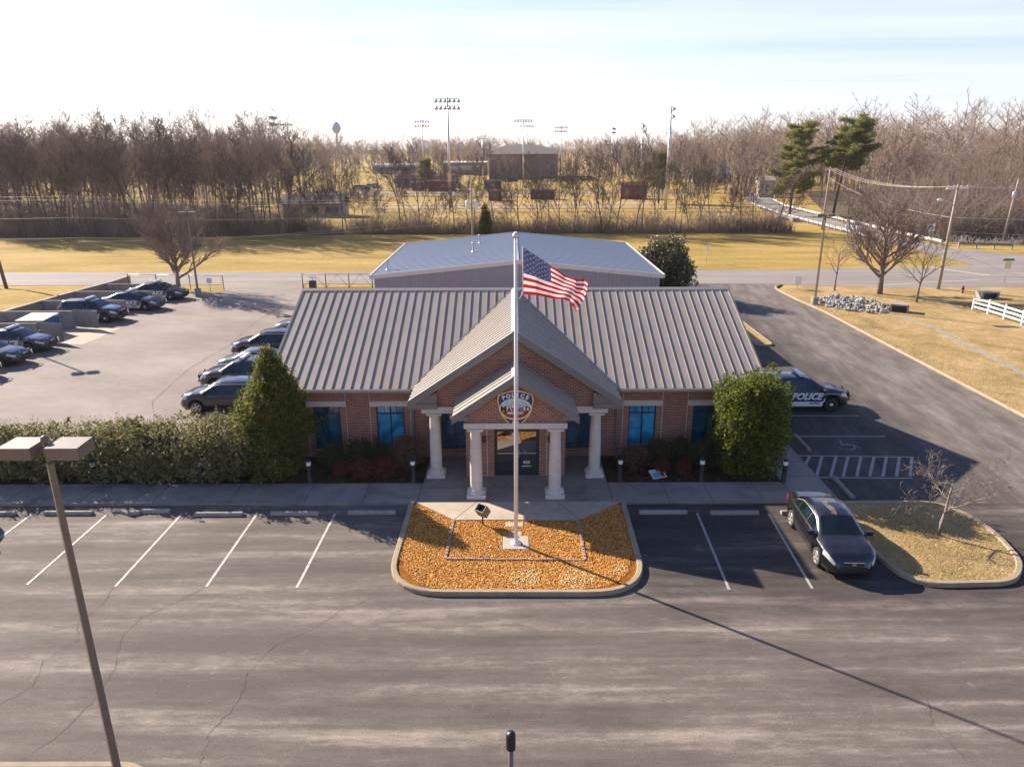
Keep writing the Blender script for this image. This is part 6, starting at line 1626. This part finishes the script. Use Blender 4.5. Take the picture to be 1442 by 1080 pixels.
# parked cars and fence around the ball fields, tiny in the view
mb = MB(); mb.chbox((0, 0, .25), 4.4, 1.75, .65, .15); mb.chbox((-.2, 0, .9), 2.4, 1.55, .5, .2, 1)
for x in (-1.35, 1.35):
    for y in (-.85, .85): mb.lathe([(.32, -.1), (.32, .1)], 10, (0, 0, 0), 2, Matrix.Translation((x, y, .32)) @ Matrix.Rotation(R(90), 4, 'X'))
fc = {}
for i, (px, py, Y, mt) in enumerate(((505, 246, 250, 'white'), (512, 247, 250, 'car_black'), (521, 245, 258, 'blue_grey'), (528, 246, 262, 'white'), (707, 243, 300, 'car_grey'), (714, 242, 304, 'white'), (722, 243, 302, 'car_black'), (775, 243, 305, 'white'), (788, 243, 310, 'car_white'), (812, 239, 318, 'car_white'), (820, 240, 320, 'white'), (830, 239, 322, 'car_grey'))):
    p = at(px, py, Y)
    if mt not in fc: fc[mt] = mb.build('distant_car', [M[mt], M['car_glass'], M['tyre']])
    o = fc[mt] if i == 0 or fc[mt].get('category') is None else fc[mt].copy()
    if o.name not in COL.objects: COL.objects.link(o)
    o.location = (p.x, Y, 0); o.rotation_euler.z = rng.uniform(-.3, .3); tag(o, 'tiny parked car far off by the ball field buildings', 'car', 'cars parked by the ball fields')
def field_fence(label, pts, h, step):
    t = thing('ball_field_fence', label, 'fence', (0, 0, 0)); mb = MB()
    for a, b in zip(pts, pts[1:]):
        a, b = Vector((*a, 0)), Vector((*b, 0)); n = max(2, int((b - a).length / step))
        for k in range(n + 1): p = a.lerp(b, k / n); mb.tube([p, p + Vector((0, 0, h))], .06, 4)
        for z in (.1, h * .5, h): mb.tube([a + Vector((0, 0, z)), b + Vector((0, 0, z))], .035, 4)
    mb.build('rails', M['lamp_brown'], t)
field_fence('thin rail fence along the near edge of the ball fields', [(-60, 160), (60, 158)], 1.5, 4)
field_fence('dark rail fence across the far side of the ball fields', [(-75, 212), (75, 208)], 1.8, 5)
mb = MB()
for k, (x, y, s_) in enumerate(((-14, 178, 17), (22, 182, 16))):
    mb.face([(x + s_ * math.cos(q) * 1.2, y + s_ * .6 * math.sin(q), -.01 + .004 * k) for q in [2 * math.pi * i / 24 for i in range(24)]])
struct(mb.build('infield_dirt', turf('infield', (.40, .29, .16), (.52, .38, .22), (.58, .44, .28), .3, 6)))
mb = MB(); mb.face([(-60, 228, -.012), (60, 224, -.012), (60, 236, -.012), (-60, 240, -.012)]); struct(mb.build('far_car_park', M['backlot']))
# ================================================================== SKY, SUN, CAMERA
EL, AZ = R(28.3), Vector((-.80, .60, 0))   # sun stands behind the station, to the left
sun = bpy.data.lights.new('sun', 'SUN'); sun.energy = 5.0; sun.angle = R(.5); sun.color = (1.0, .89, .75)
so = bpy.data.objects.new('sun', sun); COL.objects.link(so)
to_sun = Vector((AZ.x * math.cos(EL), AZ.y * math.cos(EL), math.sin(EL)))
so.rotation_euler = (-to_sun).to_track_quat('-Z', 'Y').to_euler(); so.location = to_sun * 60
w = bpy.data.worlds.new('World'); SC.world = w; w.use_nodes = True
nt = w.node_tree; N, L = nt.nodes.new, nt.links.new; bg = nt.nodes['Background']
sk = N('ShaderNodeTexSky'); sk.sky_type = 'NISHITA'; sk.sun_disc = False; sk.sun_elevation = EL
sk.sun_rotation = math.atan2(to_sun.x, to_sun.y)
sk.altitude = 150; sk.air_density = 1.0; sk.dust_density = .35; sk.ozone_density = 2.0
tc = N('ShaderNodeTexCoord'); sep = N('ShaderNodeSeparateXYZ'); L(tc.outputs['Generated'], sep.inputs[0])
# thin streaky cirrus, on a plane overhead
div = N('ShaderNodeVectorMath'); div.operation = 'DIVIDE'; mx = N('ShaderNodeMath'); mx.operation = 'MAXIMUM'; mx.inputs[1].default_value = .03; L(sep.outputs['Z'], mx.inputs[0])
cmb = N('ShaderNodeCombineXYZ'); [L(mx.outputs[0], cmb.inputs[i]) for i in range(3)]; L(tc.outputs['Generated'], div.inputs[0]); L(cmb.outputs[0], div.inputs[1])
mp = N('ShaderNodeMapping'); mp.inputs['Scale'].default_value = (.20, .55, .0); mp.inputs['Rotation'].default_value = (0, 0, R(-20)); L(div.outputs[0], mp.inputs[0])
cl = ntex(nt, mp.outputs[0], .9, 8, .62, .6)
cov = ramp(nt, [(.32, (.22, .22, .22)), (.80, (.64, .64, .64))], cl)
fade = N('ShaderNodeMapRange'); fade.interpolation_type = 'SMOOTHSTEP'; L(sep.outputs['Z'], fade.inputs['Value']); fade.inputs['From Min'].default_value = .15; fade.inputs['From Max'].default_value = .40; fade.inputs['To Min'].default_value = 1; fade.inputs['To Max'].default_value = .04
cv = N('ShaderNodeMath'); cv.operation = 'MULTIPLY'; L(cov, cv.inputs[0]); L(fade.outputs[0], cv.inputs[1])
sky = mixc(nt, 'MIX', cv.outputs[0], mixc(nt, 'MULTIPLY', 1.0, sk.outputs['Color'], (.93, .90, 1.14, 1)), (7.4, 7.4, 7.7, 1))
L(sky, bg.inputs['Color']); bg.inputs['Strength'].default_value = .07

mb = MB(); mb.box(-900, 900, -30, 1000, -1.2, 46); hz = mb.build('haze', None or bpy.data.materials.new('thin_air')); tag(hz, 'thin pale winter haze over the whole place', 'haze', None, 'stuff')
hm = hz.data.materials[0]; hm.use_nodes = True; hn = hm.node_tree; hn.nodes.clear(); ho = hn.nodes.new('ShaderNodeOutputMaterial'); hv = hn.nodes.new('ShaderNodeVolumePrincipled')
hv.inputs['Color'].default_value = (.93, .95, 1, 1); hv.inputs['Density'].default_value = .00010; hv.inputs['Anisotropy'].default_value = .3; hn.links.new(hv.outputs[0], ho.inputs['Volume'])
cd = bpy.data.cameras.new('camera'); cam = bpy.data.objects.new('camera', cd); COL.objects.link(cam)
cd.sensor_fit = 'HORIZONTAL'; cd.sensor_width = 36; cd.lens = 36 * FPX / 1442; cd.clip_end = 6000; cd.clip_start = .1
back = -_fw; mxc = Matrix((( _r.x, _u.x, back.x), (_r.y, _u.y, back.y), (_r.z, _u.z, back.z)))
cam.matrix_world = Matrix.Translation((0, 0, CAMH)) @ mxc.to_4x4()
SC.camera = cam
SC.view_settings.view_transform = 'Standard'; SC.view_settings.look = 'None'; SC.view_settings.exposure = 1.30; SC.view_settings.gamma = 1
SC.render.engine = 'CYCLES'; SC.cycles.use_denoising = True; SC.cycles.max_bounces = 6; SC.cycles.sample_clamp_indirect = 8
